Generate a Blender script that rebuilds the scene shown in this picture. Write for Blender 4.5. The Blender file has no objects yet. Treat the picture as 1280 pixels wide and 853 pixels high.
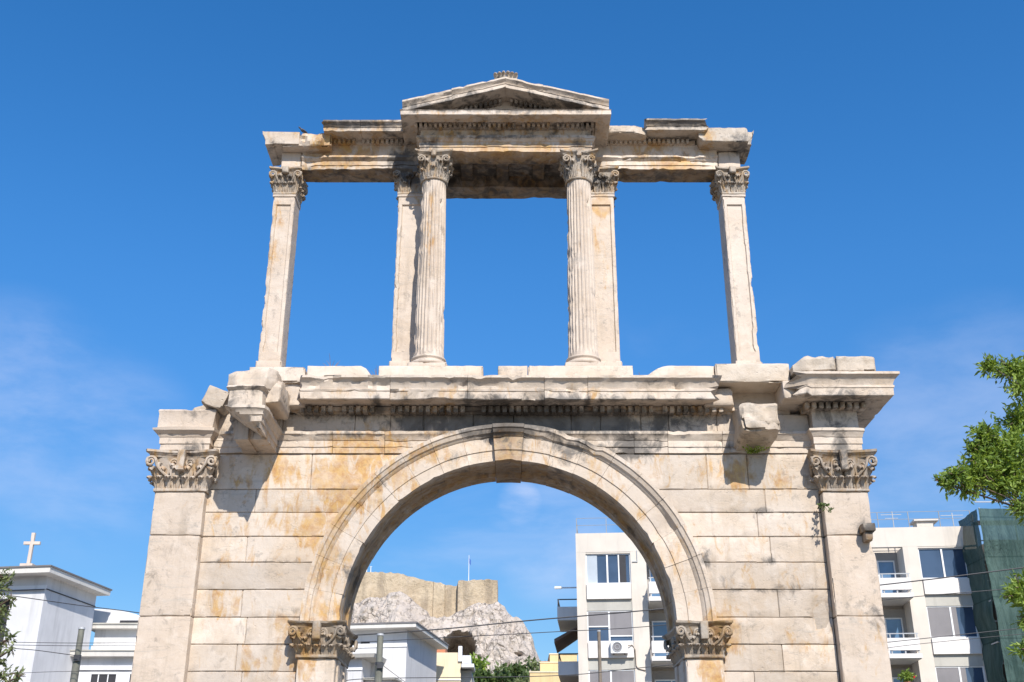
import bpy, math, random
from mathutils import Vector, noise, Matrix

sc = bpy.context.scene
R = math.radians
# ---------------------------------------------------------------- camera, sky, sun, exposure
CAM_H, PITCH, FPX = 1.6, R(23.5), 1400.0
cam_d = bpy.data.cameras.new("camera"); cam = bpy.data.objects.new("camera", cam_d)
sc.collection.objects.link(cam); sc.camera = cam
cam.location = (0, 0, CAM_H); cam.rotation_euler = (R(90) + PITCH, 0, 0)
cam_d.sensor_width = 36; cam_d.lens = FPX / 1280 * 36; cam_d.clip_end = 8000

SUN = Vector((0.44, -1.54, 1.40)).normalized()
SUN_EL = math.asin(SUN.z); SUN_AZ = math.atan2(SUN.x, SUN.y)      # azimuth from +Y towards +X
wd = bpy.data.worlds.new("World"); sc.world = wd; wd.use_nodes = True
wn, wl = wd.node_tree.nodes, wd.node_tree.links
wn.clear()
wo = wn.new('ShaderNodeOutputWorld'); bg = wn.new('ShaderNodeBackground'); wl.new(bg.outputs[0], wo.inputs[0])
sky = wn.new('ShaderNodeTexSky'); sky.sky_type = 'NISHITA'; sky.sun_disc = False
sky.sun_elevation = SUN_EL; sky.sun_rotation = SUN_AZ
sky.altitude = 100; sky.air_density = 1.0; sky.dust_density = 0.3; sky.ozone_density = 3.0
bg.inputs[1].default_value = 0.115
tc = wn.new('ShaderNodeTexCoord')
mp = wn.new('ShaderNodeMapping'); mp.inputs['Scale'].default_value = (2.2, 2.2, 5.5); mp.inputs['Location'].default_value = (0.35, 0.2, 0.0)
wl.new(tc.outputs['Generated'], mp.inputs[0])
cn = wn.new('ShaderNodeTexNoise'); cn.inputs['Scale'].default_value = 1.7; cn.inputs['Detail'].default_value = 7; cn.inputs['Roughness'].default_value = 0.55
cn.inputs['Distortion'].default_value = 0.5
wl.new(mp.outputs[0], cn.inputs['Vector'])
cr = wn.new('ShaderNodeMapRange'); cr.interpolation_type = 'SMOOTHSTEP'
cr.inputs[1].default_value = 0.52; cr.inputs[2].default_value = 0.80; cr.inputs[3].default_value = 0; cr.inputs[4].default_value = 0.22
wl.new(cn.outputs[0], cr.inputs[0])
sp = wn.new('ShaderNodeSeparateXYZ'); wl.new(tc.outputs['Generated'], sp.inputs[0])
er = wn.new('ShaderNodeMapRange'); er.interpolation_type = 'SMOOTHSTEP'
er.inputs[1].default_value = 0.46; er.inputs[2].default_value = 0.30; er.inputs[3].default_value = 0; er.inputs[4].default_value = 1
wl.new(sp.outputs[2], er.inputs[0])
def _dir(px, py):
    u = (px - 640) / FPX; v = (426.5 - py) / FPX; return Vector((u, math.cos(PITCH) - v * math.sin(PITCH), math.sin(PITCH) + v * math.cos(PITCH))).normalized()
acc = None
c2 = wn.new('ShaderNodeTexNoise'); c2.inputs['Scale'].default_value = 3.2; c2.inputs['Detail'].default_value = 8; c2.inputs['Roughness'].default_value = .6; c2.inputs['Distortion'].default_value = .15
wl.new(mp.outputs[0], c2.inputs['Vector'])
c2r = wn.new('ShaderNodeMapRange'); c2r.interpolation_type = 'SMOOTHSTEP'
for i, q in enumerate((.25, .80, 0, 1)): c2r.inputs[i + 1].default_value = q
wl.new(c2.outputs[0], c2r.inputs[0])
for px, py, rad, am in ((10, 505, 6.0, .34), (110, 565, 6.0, .30), (1190, 560, 7.5, .28), (1120, 620, 5.0, .24), (652, 631, 1.5, .75), (690, 675, 4.0, .42), (1230, 480, 5.0, .18)):
    dn = wn.new('ShaderNodeVectorMath'); dn.operation = 'DOT_PRODUCT'; wl.new(tc.outputs['Generated'], dn.inputs[0]); dn.inputs[1].default_value = _dir(px, py)
    r_ = wn.new('ShaderNodeMapRange'); r_.interpolation_type = 'SMOOTHSTEP'
    for i, q in enumerate((math.cos(R(rad)), 1.0, 0, am)): r_.inputs[i + 1].default_value = q
    wl.new(dn.outputs['Value'], r_.inputs[0])
    if acc is None: acc = r_.outputs[0]
    else:
        ad = wn.new('ShaderNodeMath'); ad.operation = 'MAXIMUM'; wl.new(acc, ad.inputs[0]); wl.new(r_.outputs[0], ad.inputs[1]); acc = ad.outputs[0]
pl = wn.new('ShaderNodeMath'); pl.operation = 'MULTIPLY'; wl.new(acc, pl.inputs[0]); wl.new(c2r.outputs[0], pl.inputs[1])
mm = wn.new('ShaderNodeMath'); mm.operation = 'MULTIPLY'; wl.new(cr.outputs[0], mm.inputs[0]); wl.new(er.outputs[0], mm.inputs[1])
hs = wn.new('ShaderNodeHueSaturation'); hs.inputs['Hue'].default_value = 0.503; hs.inputs['Saturation'].default_value = 1.33; hs.inputs['Value'].default_value = 1.0
wl.new(sky.outputs[0], hs.inputs['Color'])
vr_ = wn.new('ShaderNodeMapRange'); vr_.interpolation_type = 'SMOOTHSTEP'
for i, q in enumerate((.05, .50, .60, 1.03)): vr_.inputs[i + 1].default_value = q
wl.new(sp.outputs[2], vr_.inputs[0]); wl.new(vr_.outputs[0], hs.inputs['Value'])
cm = wn.new('ShaderNodeMix'); cm.data_type = 'RGBA'
mx = wn.new('ShaderNodeMath'); mx.operation = 'MAXIMUM'; wl.new(mm.outputs[0], mx.inputs[0]); wl.new(pl.outputs[0], mx.inputs[1])
wl.new(mx.outputs[0], cm.inputs[0]); wl.new(hs.outputs[0], cm.inputs[6]); cm.inputs[7].default_value = (4.4, 4.65, 5.7, 1)
wl.new(cm.outputs[2], bg.inputs[0])

sd = bpy.data.lights.new("sun", 'SUN'); sun = bpy.data.objects.new("sun", sd); sc.collection.objects.link(sun)
sd.energy = 3.7; sd.angle = R(0.53); sd.color = (1.0, 0.94, 0.86)
sun.rotation_euler = (-SUN).to_track_quat('-Z', 'Y').to_euler(); sun.location = (10, -20, 40)
sc.view_settings.view_transform = 'Standard'; sc.view_settings.look = 'None'
sc.view_settings.exposure = 0.75; sc.view_settings.gamma = 1; sc.view_settings.use_curve_mapping = False

# ---------------------------------------------------------------- helpers
def at(px, py, Y):
    """point at distance Y that the photograph (1280 x 853) shows at px, py"""
    u = (px - 640) / FPX; v = (426.5 - py) / FPX
    y = math.cos(PITCH) - v * math.sin(PITCH); z = math.sin(PITCH) + v * math.cos(PITCH)
    s = Y / y
    return Vector((u * s, Y, CAM_H + z * s))
def N3(p, s=1.0, o=0.0): return noise.noise(Vector((p[0] * s + o, p[1] * s + o * 1.7, p[2] * s - o * 0.6)))
def FB(p, s=1.0, o=0.0, oct=4): return noise.fractal(Vector((p[0] * s + o, p[1] * s + o * 1.7, p[2] * s - o * 0.6)), 1.0, 2.0, oct)

def CH(p, s, o, thr, w=.10):
    t = (FB(p, s, o, 5) * .6 - thr) / w; t = min(1, max(0, t)); return t * t * (3 - 2 * t)
OCH, SOOT_SHADE = [], []          # stains and painted shade under cornices and in recesses: (x, z, rx, rz, amount)
def _st(lst, px, py, Y, rx, ry, a):
    if Y == 21.0: Y = 20.25 if 500 < px < 765 and 145 < py < 192 else 19.8 if 500 < px < 765 and py <= 145 else 20.5 if py < 166 else Y
    elif py < 505: Y = 20.0
    p = at(px, py, Y); lst.append((p.x, p.z, rx / 62, ry / 62, a * (.88 if lst is OCH and py > 530 else 1.12 if lst is OCH else 1)))
for a in [(420, 600, 40, 30, .9), (455, 560, 60, 22, .8), (395, 660, 18, 40, .7), (350, 590, 35, 28, .6), (540, 570, 60, 18, .55), (380, 810, 22, 30, 1.0),
          (420, 650, 25, 45, .7), (400, 730, 22, 40, .45), (925, 595, 25, 22, .8), (905, 790, 22, 30, .9), (885, 835, 20, 30, .8), (300, 690, 40, 30, .25),
          (480, 640, 20, 20, .5), (545, 540, 40, 14, .5), (680, 575, 60, 16, .35), (840, 690, 15, 30, .55), (970, 600, 22, 22, .55), (360, 780, 30, 20, .5),
          (1085, 800, 20, 40, .4), (870, 660, 20, 30, .3), (640, 490, 300, 6, .25), (340, 640, 60, 20, .3), (240, 600, 14, 12, .4)]:
    _st(OCH, a[0], a[1], 20.6, a[2], a[3], a[4])
for a in [(420, 190, 28, 16, .9), (455, 200, 16, 18, .9), (405, 175, 40, 8, .6), (840, 205, 30, 8, 1.0), (805, 195, 26, 10, .5), (880, 180, 14, 14, .6), (560, 170, 60, 12, .5),
          (640, 183, 70, 7, .9), (720, 182, 24, 8, 1.0), (752, 255, 12, 16, 1.0), (755, 330, 9, 50, .3), (345, 300, 12, 50, .35), (540, 300, 6, 60, .45), (590, 165, 40, 8, .5), (475, 180, 10, 24, .6)]:
    _st(OCH, a[0], a[1], 21.0, a[2], a[3], a[4])
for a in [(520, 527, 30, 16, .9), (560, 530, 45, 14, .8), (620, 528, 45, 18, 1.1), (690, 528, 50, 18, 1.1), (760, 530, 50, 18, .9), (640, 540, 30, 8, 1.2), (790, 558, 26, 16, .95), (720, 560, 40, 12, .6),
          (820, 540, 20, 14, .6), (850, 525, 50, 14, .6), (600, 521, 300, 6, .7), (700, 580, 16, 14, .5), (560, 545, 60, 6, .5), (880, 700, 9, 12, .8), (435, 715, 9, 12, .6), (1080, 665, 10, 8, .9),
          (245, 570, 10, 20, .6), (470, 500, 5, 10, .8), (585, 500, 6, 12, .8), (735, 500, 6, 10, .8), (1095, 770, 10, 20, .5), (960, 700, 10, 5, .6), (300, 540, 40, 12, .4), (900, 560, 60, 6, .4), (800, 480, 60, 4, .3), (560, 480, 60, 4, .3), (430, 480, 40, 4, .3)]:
    _st(SOOT_SHADE, a[0], a[1], 20.6, a[2], a[3], a[4])
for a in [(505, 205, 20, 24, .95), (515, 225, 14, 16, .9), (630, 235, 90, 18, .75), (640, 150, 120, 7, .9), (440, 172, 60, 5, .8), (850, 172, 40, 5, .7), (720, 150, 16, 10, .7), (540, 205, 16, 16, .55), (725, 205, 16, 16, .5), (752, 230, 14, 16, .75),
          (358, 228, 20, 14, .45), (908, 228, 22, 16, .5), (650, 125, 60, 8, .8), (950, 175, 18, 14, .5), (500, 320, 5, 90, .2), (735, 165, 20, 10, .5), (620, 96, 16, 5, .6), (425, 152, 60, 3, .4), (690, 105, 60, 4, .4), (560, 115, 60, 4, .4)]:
    _st(SOOT_SHADE, a[0], a[1], 21.0, a[2], a[3], a[4])
for a in [(435, 545, 60, 5, .4), (700, 517, 210, 6, .6), (470, 518, 110, 5, .5), (1050, 500, 50, 10, .55), (620, 548, 40, 5, .8), (560, 575, 30, 5, .5), (480, 620, 8, 40, .4), (350, 700, 60, 3, .4), (330, 765, 70, 3, .35), (960, 738, 80, 3, .35),  # the long flat bands paint shade below the cornice, over real crust
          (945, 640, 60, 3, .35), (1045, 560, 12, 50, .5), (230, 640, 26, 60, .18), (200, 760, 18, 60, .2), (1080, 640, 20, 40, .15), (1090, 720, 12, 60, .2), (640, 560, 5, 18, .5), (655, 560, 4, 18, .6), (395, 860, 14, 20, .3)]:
    _st(SOOT_SHADE, a[0], a[1], 20.6, a[2], a[3], a[4])
for a in [(440, 166, 70, 5, .9), (640, 166, 110, 9, .55), (600, 150, 130, 7, .9), (850, 168, 60, 6, .8), (440, 200, 70, 4, .35), (840, 198, 70, 4, .4), (640, 172, 100, 3, .7), (632, 120, 70, 9, .7), (345, 185, 14, 10, .45), (925, 185, 18, 12, .6), (700, 128, 50, 6, .6), (570, 128, 50, 6, .6), (540, 330, 4, 80, .25), (910, 330, 4, 90, .2), (345, 360, 5, 70, .2)]:  # includes shade painted under the upper cornices and into the pediment recess
    _st(SOOT_SHADE, a[0], a[1], 21.0, a[2], a[3], a[4])
for a in [(370, 620, 60, 40, .45), (440, 610, 40, 60, .75), (300, 600, 30, 10, .5), (500, 600, 22, 22, .7), (470, 560, 50, 16, .6), (410, 690, 14, 40, .7), (745, 600, 16, 18, .45), (800, 640, 14, 20, .55), (860, 740, 8, 30, .35), (1000, 800, 30, 20, .3), (1030, 790, 14, 60, .45), (640, 560, 16, 16, .7), (310, 700, 70, 6, .4), (340, 830, 40, 14, .5), (420, 770, 10, 16, .6), (560, 505, 10, 8, .6), (430, 505, 10, 8, .5), (735, 505, 10, 8, .6), (245, 590, 10, 16, .5), (1060, 590, 40, 18, .35)]:
    _st(OCH, a[0], a[1], 20.6, a[2], a[3], a[4])
for a in [(430, 205, 50, 5, .8), (640, 186, 90, 4, .9), (570, 180, 30, 6, .6), (850, 210, 40, 6, .9), (820, 182, 20, 6, .6), (640, 160, 100, 6, .4), (745, 300, 6, 60, .35), (525, 250, 12, 20, .4), (345, 260, 14, 16, .4)]:
    _st(OCH, a[0], a[1], 21.0, a[2], a[3], a[4])
def stain_shade(lst, p):
    m = 0.0
    for x, z, rx, rz, a in lst:
        d = ((p[0] - x) / rx) ** 2 + ((p[2] - z) / rz) ** 2
        if d < 6: m = max(m, a * math.exp(-d * 0.8))
    return m

class MB:
    """collects vertices and faces; build() links them as ONE mesh object"""
    def __init__(s): s.v = []; s.f = []; s.w = []; s.m = []; s.b = (1.0, 0.0); s.o = 0.0; s.mat = 0; s.T = None
    def vert(s, p, b=None):
        if s.T is not None: p = s.T @ Vector(p)
        s.v.append((p[0], p[1], p[2]))
        bb = s.b if b is None else b
        s.w.append((s.o, bb[1], bb[0], 1.0)); return len(s.v) - 1
    def face(s, *i): s.f.append(i); s.m.append(s.mat)
    def build(s, name, mat, parent=None, smooth=38, stains_shade=False, loc=None):
        me = bpy.data.meshes.new(name)
        me.from_pydata(s.v, [], s.f); me.validate()
        mats = mat if isinstance(mat, (list, tuple)) else [mat]
        for q in mats: me.materials.append(q)
        if len(mats) > 1 and len(me.polygons) == len(s.m): me.polygons.foreach_set('material_index', s.m)
        at_ = me.attributes.new('wear_shade', 'FLOAT_COLOR', 'POINT')
        flat = []
        for p, w in zip(s.v, s.w):
            o, so = w[0], w[1]
            if stains_shade: o = max(o, stain_shade(OCH, p)); so = max(so, stain_shade(SOOT_SHADE, p))
            flat += (o, so, w[2], 1.0)
        at_.data.foreach_set('color', flat)
        import bmesh
        bm = bmesh.new(); bm.from_mesh(me); bmesh.ops.recalc_face_normals(bm, faces=bm.faces); bm.to_mesh(me); bm.free()
        if smooth is not None:
            me.polygons.foreach_set('use_smooth', [True] * len(me.polygons)); me.set_sharp_from_angle(angle=R(smooth))
        ob = bpy.data.objects.new(name, me); sc.collection.objects.link(ob)
        if parent is not None: ob.parent = parent
        if loc is not None:                      # put the origin at the base
            me.transform(Matrix.Translation(-Vector(loc)))
            ob.location = Vector(loc) - (world_of(parent) if parent is not None else Vector((0, 0, 0)))
        elif parent is not None: ob.location = -world_of(parent)
        return ob
def world_of(o):
    v = Vector((0, 0, 0))
    while o is not None: v += o.location; o = o.parent
    return v
def thing(name, label, cat, loc=(0, 0, 0), group=None):
    o = bpy.data.objects.new(name, None); sc.collection.objects.link(o); o.location = loc
    o.empty_display_size = 0.3
    return tag(o, label, cat, group)
def tag(o, label, cat, group=None):
    o['label'] = label; o['category'] = cat
    if group: o['group'] = group
    return o
def lab(o, label): o['label'] = label; return o

def axis(a, b, cell, e):
    L = b - a; e = min(e, L / 5); n = max(1, round((L - 2 * e) / cell))
    return [a] + [a + e + (L - 2 * e) * i / n for i in range(n + 1)] + [b]
def block(mb, x0, x1, y0, y1, z0, z1, cell=.14, chip=.02, rough=.005, seed=0.0, e=.022, warp=None, xb=(), zb=()):
    """a dressed stone: surface grid of a box with worn and chipped arrises"""
    X, Y, Z = axis(x0, x1, cell, e), axis(y0, y1, cell * 1.4, e), axis(z0, z1, cell, e)
    if xb: X = sorted(set(X) | set(xb))
    if zb: Z = sorted(set(Z) | set(zb))
    nx, ny, nz = len(X) - 1, len(Y) - 1, len(Z) - 1
    idx = {}
    def vid(i, j, k):
        key = (i, j, k)
        if key in idx: return idx[key]
        p = Vector((X[i], Y[j], Z[k]))
        n = Vector(((i == nx) - (i == 0), (j == ny) - (j == 0), (k == nz) - (k == 0)))
        c = abs(n.x) + abs(n.y) + abs(n.z)
        q = p.copy()
        if c == 1: q += n * rough * N3(p, 4.0, seed)
        else:
            a = chip * (0.16 + .30 * CH(p, 5.5, seed + 3.1, .0, .2) + 1.1 * CH(p, 2.6, seed + 7.7, .22, .08)) + .15 * chip * N3(p, 14, seed)
            q -= n * max(0.002, a)
        if warp: q = warp(q, n)
        idx[key] = mb.vert(q); return idx[key]
    for i in range(nx):
        for j in range(ny):
            mb.face(vid(i, j, 0), vid(i, j + 1, 0), vid(i + 1, j + 1, 0), vid(i + 1, j, 0))
            mb.face(vid(i, j, nz), vid(i + 1, j, nz), vid(i + 1, j + 1, nz), vid(i, j + 1, nz))
    for i in range(nx):
        for k in range(nz):
            mb.face(vid(i, 0, k), vid(i + 1, 0, k), vid(i + 1, 0, k + 1), vid(i, 0, k + 1))
            mb.face(vid(i, ny, k), vid(i, ny, k + 1), vid(i + 1, ny, k + 1), vid(i + 1, ny, k))
    for j in range(ny):
        for k in range(nz):
            mb.face(vid(0, j, k), vid(0, j, k + 1), vid(0, j + 1, k + 1), vid(0, j + 1, k))
            mb.face(vid(nx, j, k), vid(nx, j + 1, k), vid(nx, j + 1, k + 1), vid(nx, j, k + 1))
def box(mb, x0, x1, y0, y1, z0, z1):
    i = [mb.vert(p) for p in ((x0, y0, z0), (x1, y0, z0), (x1, y1, z0), (x0, y1, z0), (x0, y0, z1), (x1, y0, z1), (x1, y1, z1), (x0, y1, z1))]
    for f in ((0, 3, 2, 1), (4, 5, 6, 7), (0, 1, 5, 4), (1, 2, 6, 5), (2, 3, 7, 6), (3, 0, 4, 7)): mb.face(*[i[k] for k in f])
def rough_rock(mb, x0, x1, y0, y1, z0, z1, amp=.06, cell=.09, seed=0.0, chip=.09, tilt=0.0, ncut=6):
    """a broken, spalled stone: a box cut by random fracture planes"""
    c = Vector(((x0 + x1) / 2, (y0 + y1) / 2, (z0 + z1) / 2)); hb = Vector(((x1 - x0) / 2, (y1 - y0) / 2, (z1 - z0) / 2))
    r = random.Random(int(seed * 97)); cuts = []
    for _ in range(ncut):
        d = Vector((r.choice((-1, 1)) * r.uniform(.25, 1), r.choice((-1, -1, 1)) * r.uniform(.25, 1), r.choice((-1, 1)) * r.uniform(.2, 1)))
        if r.random() < .5: d[r.randrange(3)] = r.uniform(-.15, .15)
        d.normalize(); cuts.append((d, (abs(d.x) * hb.x + abs(d.y) * hb.y + abs(d.z) * hb.z) * r.uniform(.80, .95)))
    def warp(q, n):
        for d, lim in cuts:
            e = (q - c).dot(d) - lim
            if e > 0: q = q - d * e
        if tilt: q = c + Matrix.Rotation(tilt, 3, 'Y') @ (q - c)
        return q + (q - c).normalized() * (amp * .10 * FB(q, 6, seed, 5) + amp * .18 * CH(q, 4.5, seed + 4, .1, .05))
    block(mb, x0, x1, y0, y1, z0, z1, cell * .75, chip * .35, .004, seed, .02, warp)
def sweep(mb, path, prof, seed=0.0, cell=.11, rough=.004, chip=.05, broken=(0, 0), warp=None):
    """a moulding: closed profile (out, z) carried along a plan path, mitred, with chipped lips and broken ends"""
    P = [Vector((a, b)) for a, b in path]
    ds = [(P[i + 1] - P[i]).normalized() for i in range(len(P) - 1)]
    ns = [Vector((d.y, -d.x)) for d in ds]
    st = []
    for i in range(len(P) - 1):
        m0 = ns[i] if i == 0 else (ns[i - 1] + ns[i]) / (1 + ns[i - 1].dot(ns[i]))
        m1 = ns[i] if i == len(P) - 2 else (ns[i] + ns[i + 1]) / (1 + ns[i].dot(ns[i + 1]))
        n = max(1, round((P[i + 1] - P[i]).length / cell))
        for k in range(n + (i == len(P) - 2)):
            t = k / n
            mv = ns[i] if 0 < k < n else (m0 if k == 0 else m1)
            if k == 0 and i > 0: mv = m0
            st.append((P[i].lerp(P[i + 1], t), mv, ds[i], i))
    omax = max(o for o, z in prof); omin = min(o for o, z in prof)
    rings = []
    for si, (b, m, d, sg) in enumerate(st):
        ring = []
        for pi, (o, z) in enumerate(prof):
            w = max(0, (o - omin) / (omax - omin + 1e-6)) ** 2
            p0 = Vector((b.x + m.x * o, b.y + m.y * o, z))
            oo, zz = o, z
            if o > omin + .01:
                oo += rough * .7 * N3(p0, 6, seed) - chip * w * (.42 * CH(p0, 2.3, seed + 5, .27, .06) + .14 * CH(p0, 5.5, seed + 15, .16, .08))
                zz += rough * .5 * N3(p0, 5, seed + 20)
                c2 = CH(p0, 3.0, seed + 31, .30, .06) * chip * w * .22
                zz += c2 if z < (prof[0][1] + prof[-1][1]) / 2 else -c2
            x, y = b.x + m.x * oo, b.y + m.y * oo
            e = 0
            if si == 0 and broken[0]: e = broken[0] * (FB((o * 3, z * 3, pi * .7), 1.3, seed + 7) - .2)
            if si == len(st) - 1 and broken[1]: e = -broken[1] * (FB((o * 3, z * 3, pi * .7), 1.3, seed + 8) - .2)
            q = Vector((x + d.x * e, y + d.y * e, zz))
            if warp: q = warp(q)
            ring.append(mb.vert(q))
        rings.append(ring)
    n = len(prof)
    for a, b in zip(rings, rings[1:]):
        for k in range(n): mb.face(a[k], a[(k + 1) % n], b[(k + 1) % n], b[k])
    mb.face(*rings[0]); mb.face(*reversed(rings[-1]))
def tube(mb, pts, rad, n=6, cap=True):
    pts = [Vector(p) for p in pts]; rs = rad if isinstance(rad, (list, tuple)) else [rad] * len(pts)
    rings = []; up = None
    for i, p in enumerate(pts):
        t = (pts[min(i + 1, len(pts) - 1)] - pts[max(i - 1, 0)]).normalized()
        if up is None: up = t.orthogonal().normalized()
        up = (up - t * up.dot(t)).normalized(); s = t.cross(up)
        rings.append([mb.vert(p + (up * math.cos(a) + s * math.sin(a)) * rs[i]) for a in [2 * math.pi * k / n for k in range(n)]])
    for a, b in zip(rings, rings[1:]):
        for k in range(n): mb.face(a[k], a[(k + 1) % n], b[(k + 1) % n], b[k])
    if cap: mb.face(*reversed(rings[0])); mb.face(*rings[-1])
def lathe(mb, cx, cy, prof, n=32):
    rings = [[mb.vert((cx + r * math.cos(2 * math.pi * k / n), cy + r * math.sin(2 * math.pi * k / n), z)) for k in range(n)] for r, z in prof]
    for a, b in zip(rings, rings[1:]):
        for k in range(n): mb.face(a[k], a[(k + 1) % n], b[(k + 1) % n], b[k])
    mb.face(*reversed(rings[0])); mb.face(*rings[-1])

# ---------------------------------------------------------------- materials
def new_mat(name, rough=.8):
    m = bpy.data.materials.new(name); m.use_nodes = True
    nt = m.node_tree; b = nt.nodes['Principled BSDF']; b.inputs['Roughness'].default_value = rough
    return m, nt.nodes, nt.links, b
class NG:
    """small node shorthand"""
    def __init__(s, n, l): s.n = n; s.l = l
    def noise(s, vec, scale, det=5, ro=.55, dist=0):
        t = s.n.new('ShaderNodeTexNoise'); t.inputs['Scale'].default_value = scale; t.inputs['Detail'].default_value = det
        t.inputs['Roughness'].default_value = ro; t.inputs['Distortion'].default_value = dist; s.l.new(vec, t.inputs['Vector']); return t.outputs[0]
    def map(s, vec, sc_, loc=(0, 0, 0), rot=(0, 0, 0)):
        t = s.n.new('ShaderNodeMapping'); t.inputs['Scale'].default_value = sc_; t.inputs['Location'].default_value = loc; t.inputs['Rotation'].default_value = rot
        s.l.new(vec, t.inputs[0]); return t.outputs[0]
    def rng(s, x, a, b, c=0, d=1, smooth=True):
        t = s.n.new('ShaderNodeMapRange'); t.interpolation_type = 'SMOOTHSTEP' if smooth else 'LINEAR'
        for i, q in enumerate((a, b, c, d)): t.inputs[i + 1].default_value = q
        s.l.new(x, t.inputs[0]); return t.outputs[0]
    def m(s, op, a, b):
        t = s.n.new('ShaderNodeMath'); t.operation = op
        for i, q in enumerate((a, b)):
            if isinstance(q, (int, float)): t.inputs[i].default_value = q
            else: s.l.new(q, t.inputs[i])
        return t.outputs[0]
    def mix(s, f, a, b, mode='MIX'):
        t = s.n.new('ShaderNodeMix'); t.data_type = 'RGBA'; t.blend_type = mode
        for i, q in ((0, f), (6, a), (7, b)):
            if isinstance(q, (int, float)): t.inputs[i].default_value = q
            elif isinstance(q, tuple): t.inputs[i].default_value = q + (1,) if len(q) == 3 else q
            else: s.l.new(q, t.inputs[i])
        return t.outputs[2]
    def bump(s, h, strength, dist, nrm=None):
        t = s.n.new('ShaderNodeBump'); t.inputs['Strength'].default_value = strength; t.inputs['Distance'].default_value = dist
        s.l.new(h, t.inputs['Height'])
        if nrm is not None: s.l.new(nrm, t.inputs['Normal'])
        return t.outputs[0]
    def obj(s): return s.n.new('ShaderNodeTexCoord').outputs['Object']
    def pos(s): return s.n.new('ShaderNodeNewGeometry').outputs['Position']

def marble_mat(name, light, warm, k=1.0):
    m, n, l, b = new_mat(name, .62); g = NG(n, l); v = g.pos()
    at_ = n.new('ShaderNodeAttribute'); at_.attribute_name = 'wear_shade'
    sx = n.new('ShaderNodeSeparateColor'); l.new(at_.outputs['Color'], sx.inputs[0]); och, soot_shade, bri = sx.outputs
    big = g.noise(v, .8, 6, .6, .5); mid = g.noise(v, 2.6, 7, .62, .5); fine = g.noise(v, 22, 5, .65); hi = g.noise(v, 9, 6, .65, .3)
    col = g.mix(g.rng(big, .36, .66), light, warm)
    col = g.mix(g.rng(mid, .50, .70, 0, .75), col, (light[0] * 1.10, light[1] * 1.11, light[2] * 1.12))              # scoured patches, nearly white
    col = g.mix(g.rng(hi, .52, .70, 0, .20), col, (.36, .29, .215))
    vein = g.noise(g.map(v, (.55, .55, 4.6), rot=(0, .14, 0)), 1.5, 9, .68, 1.6)                                   # bedding streaks of the marble
    col = g.mix(g.m('MULTIPLY', g.rng(vein, .53, .66), g.rng(g.noise(v, .55, 3, .5), .44, .60, .08, .50)), col, (.37, .335, .29))
    thin = g.m('ABSOLUTE', g.m('SUBTRACT', g.noise(g.map(v, (.7, .7, 2.4), rot=(0, .45, 0)), 1.1, 6, .6, 1.4), .5), 0)
    col = g.mix(g.m('MULTIPLY', g.rng(thin, .010, .0, 0, .55), g.rng(big, .45, .6)), col, (.22, .19, .16))
    och_m = g.rng(g.m('ADD', g.m('MULTIPLY', och, 1.05), g.m('MULTIPLY', g.m('SUBTRACT', g.noise(g.map(v, (1.9, 1.9, .75)), 3.0, 8, .68, .7), .5), 1.9)), .26, .62)
    col = g.mix(g.m('MULTIPLY', och_m, g.rng(mid, .36, .62, .92, .45)), col, g.mix(g.rng(hi, .4, .62), (.47, .275, .075), (.37, .185, .05)))
    band = g.noise(g.map(v, (1.6, 1.6, .28)), 1.4, 8, .7, .4)
    col = g.mix(g.rng(band, .56, .70, 0, .24), col, (.27, .225, .175))
    drip = g.noise(g.map(v, (6.5, 6.5, .42)), 1.0, 7, .65, .25)                                                    # rain runs
    col = g.mix(g.m('MULTIPLY', g.rng(drip, .50, .70), g.rng(big, .40, .60, .06, .40)), col, (.30, .245, .185))
    lich = g.m('MULTIPLY', g.rng(g.noise(v, 6.5, 9, .75), .54, .62), g.rng(g.noise(v, .7, 4, .55), .50, .62))
    col = g.mix(g.m('MULTIPLY', lich, .45), col, (.17, .155, .135))
    soot_shade_m = g.rng(g.m('ADD', soot_shade, g.m('MULTIPLY', g.m('SUBTRACT', g.noise(g.map(v, (1, 1, .75)), 4.0, 9, .70, .6), .5), 1.9)), .20, .66)
    col = g.mix(g.m('MULTIPLY', soot_shade_m, .88), col, g.mix(g.rng(mid, .38, .66), (.045, .041, .038), (.14, .125, .11)))
    col = g.mix(g.rng(fine, .63, .76, 0, .30), col, (.22, .18, .14))
    br = n.new('ShaderNodeVectorMath'); br.operation = 'SCALE'; l.new(col, br.inputs[0]); l.new(bri, br.inputs['Scale'])
    l.new(br.outputs[0], b.inputs['Base Color'])
    vor = n.new('ShaderNodeTexVoronoi'); vor.inputs['Scale'].default_value = 7; l.new(g.map(v, (1, 1, 1.4)), vor.inputs['Vector'])
    pit = g.m('MULTIPLY', g.rng(vor.outputs['Distance'], .22, .0), g.rng(g.noise(v, 1.6, 4), .52, .64, 0, 1))       # scattered pock marks
    h = g.m('ADD', g.m('MULTIPLY', mid, .6), g.m('SUBTRACT', g.m('MULTIPLY', hi, .30), g.m('MULTIPLY', pit, .35)))
    l.new(g.bump(h, .42 * k, .05), b.inputs['Normal'])
    return m
M = {}
M['marble'] = marble_mat('weathered_marble', (.545, .465, .385), (.505, .405, .305))
M['marble_grey'] = marble_mat('grey_weathered_marble', (.475, .41, .335), (.42, .335, .245), 1.8)
M['marble_pink'] = marble_mat('pale_rose_marble', (.525, .44, .36), (.485, .39, .30), .9)
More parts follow.
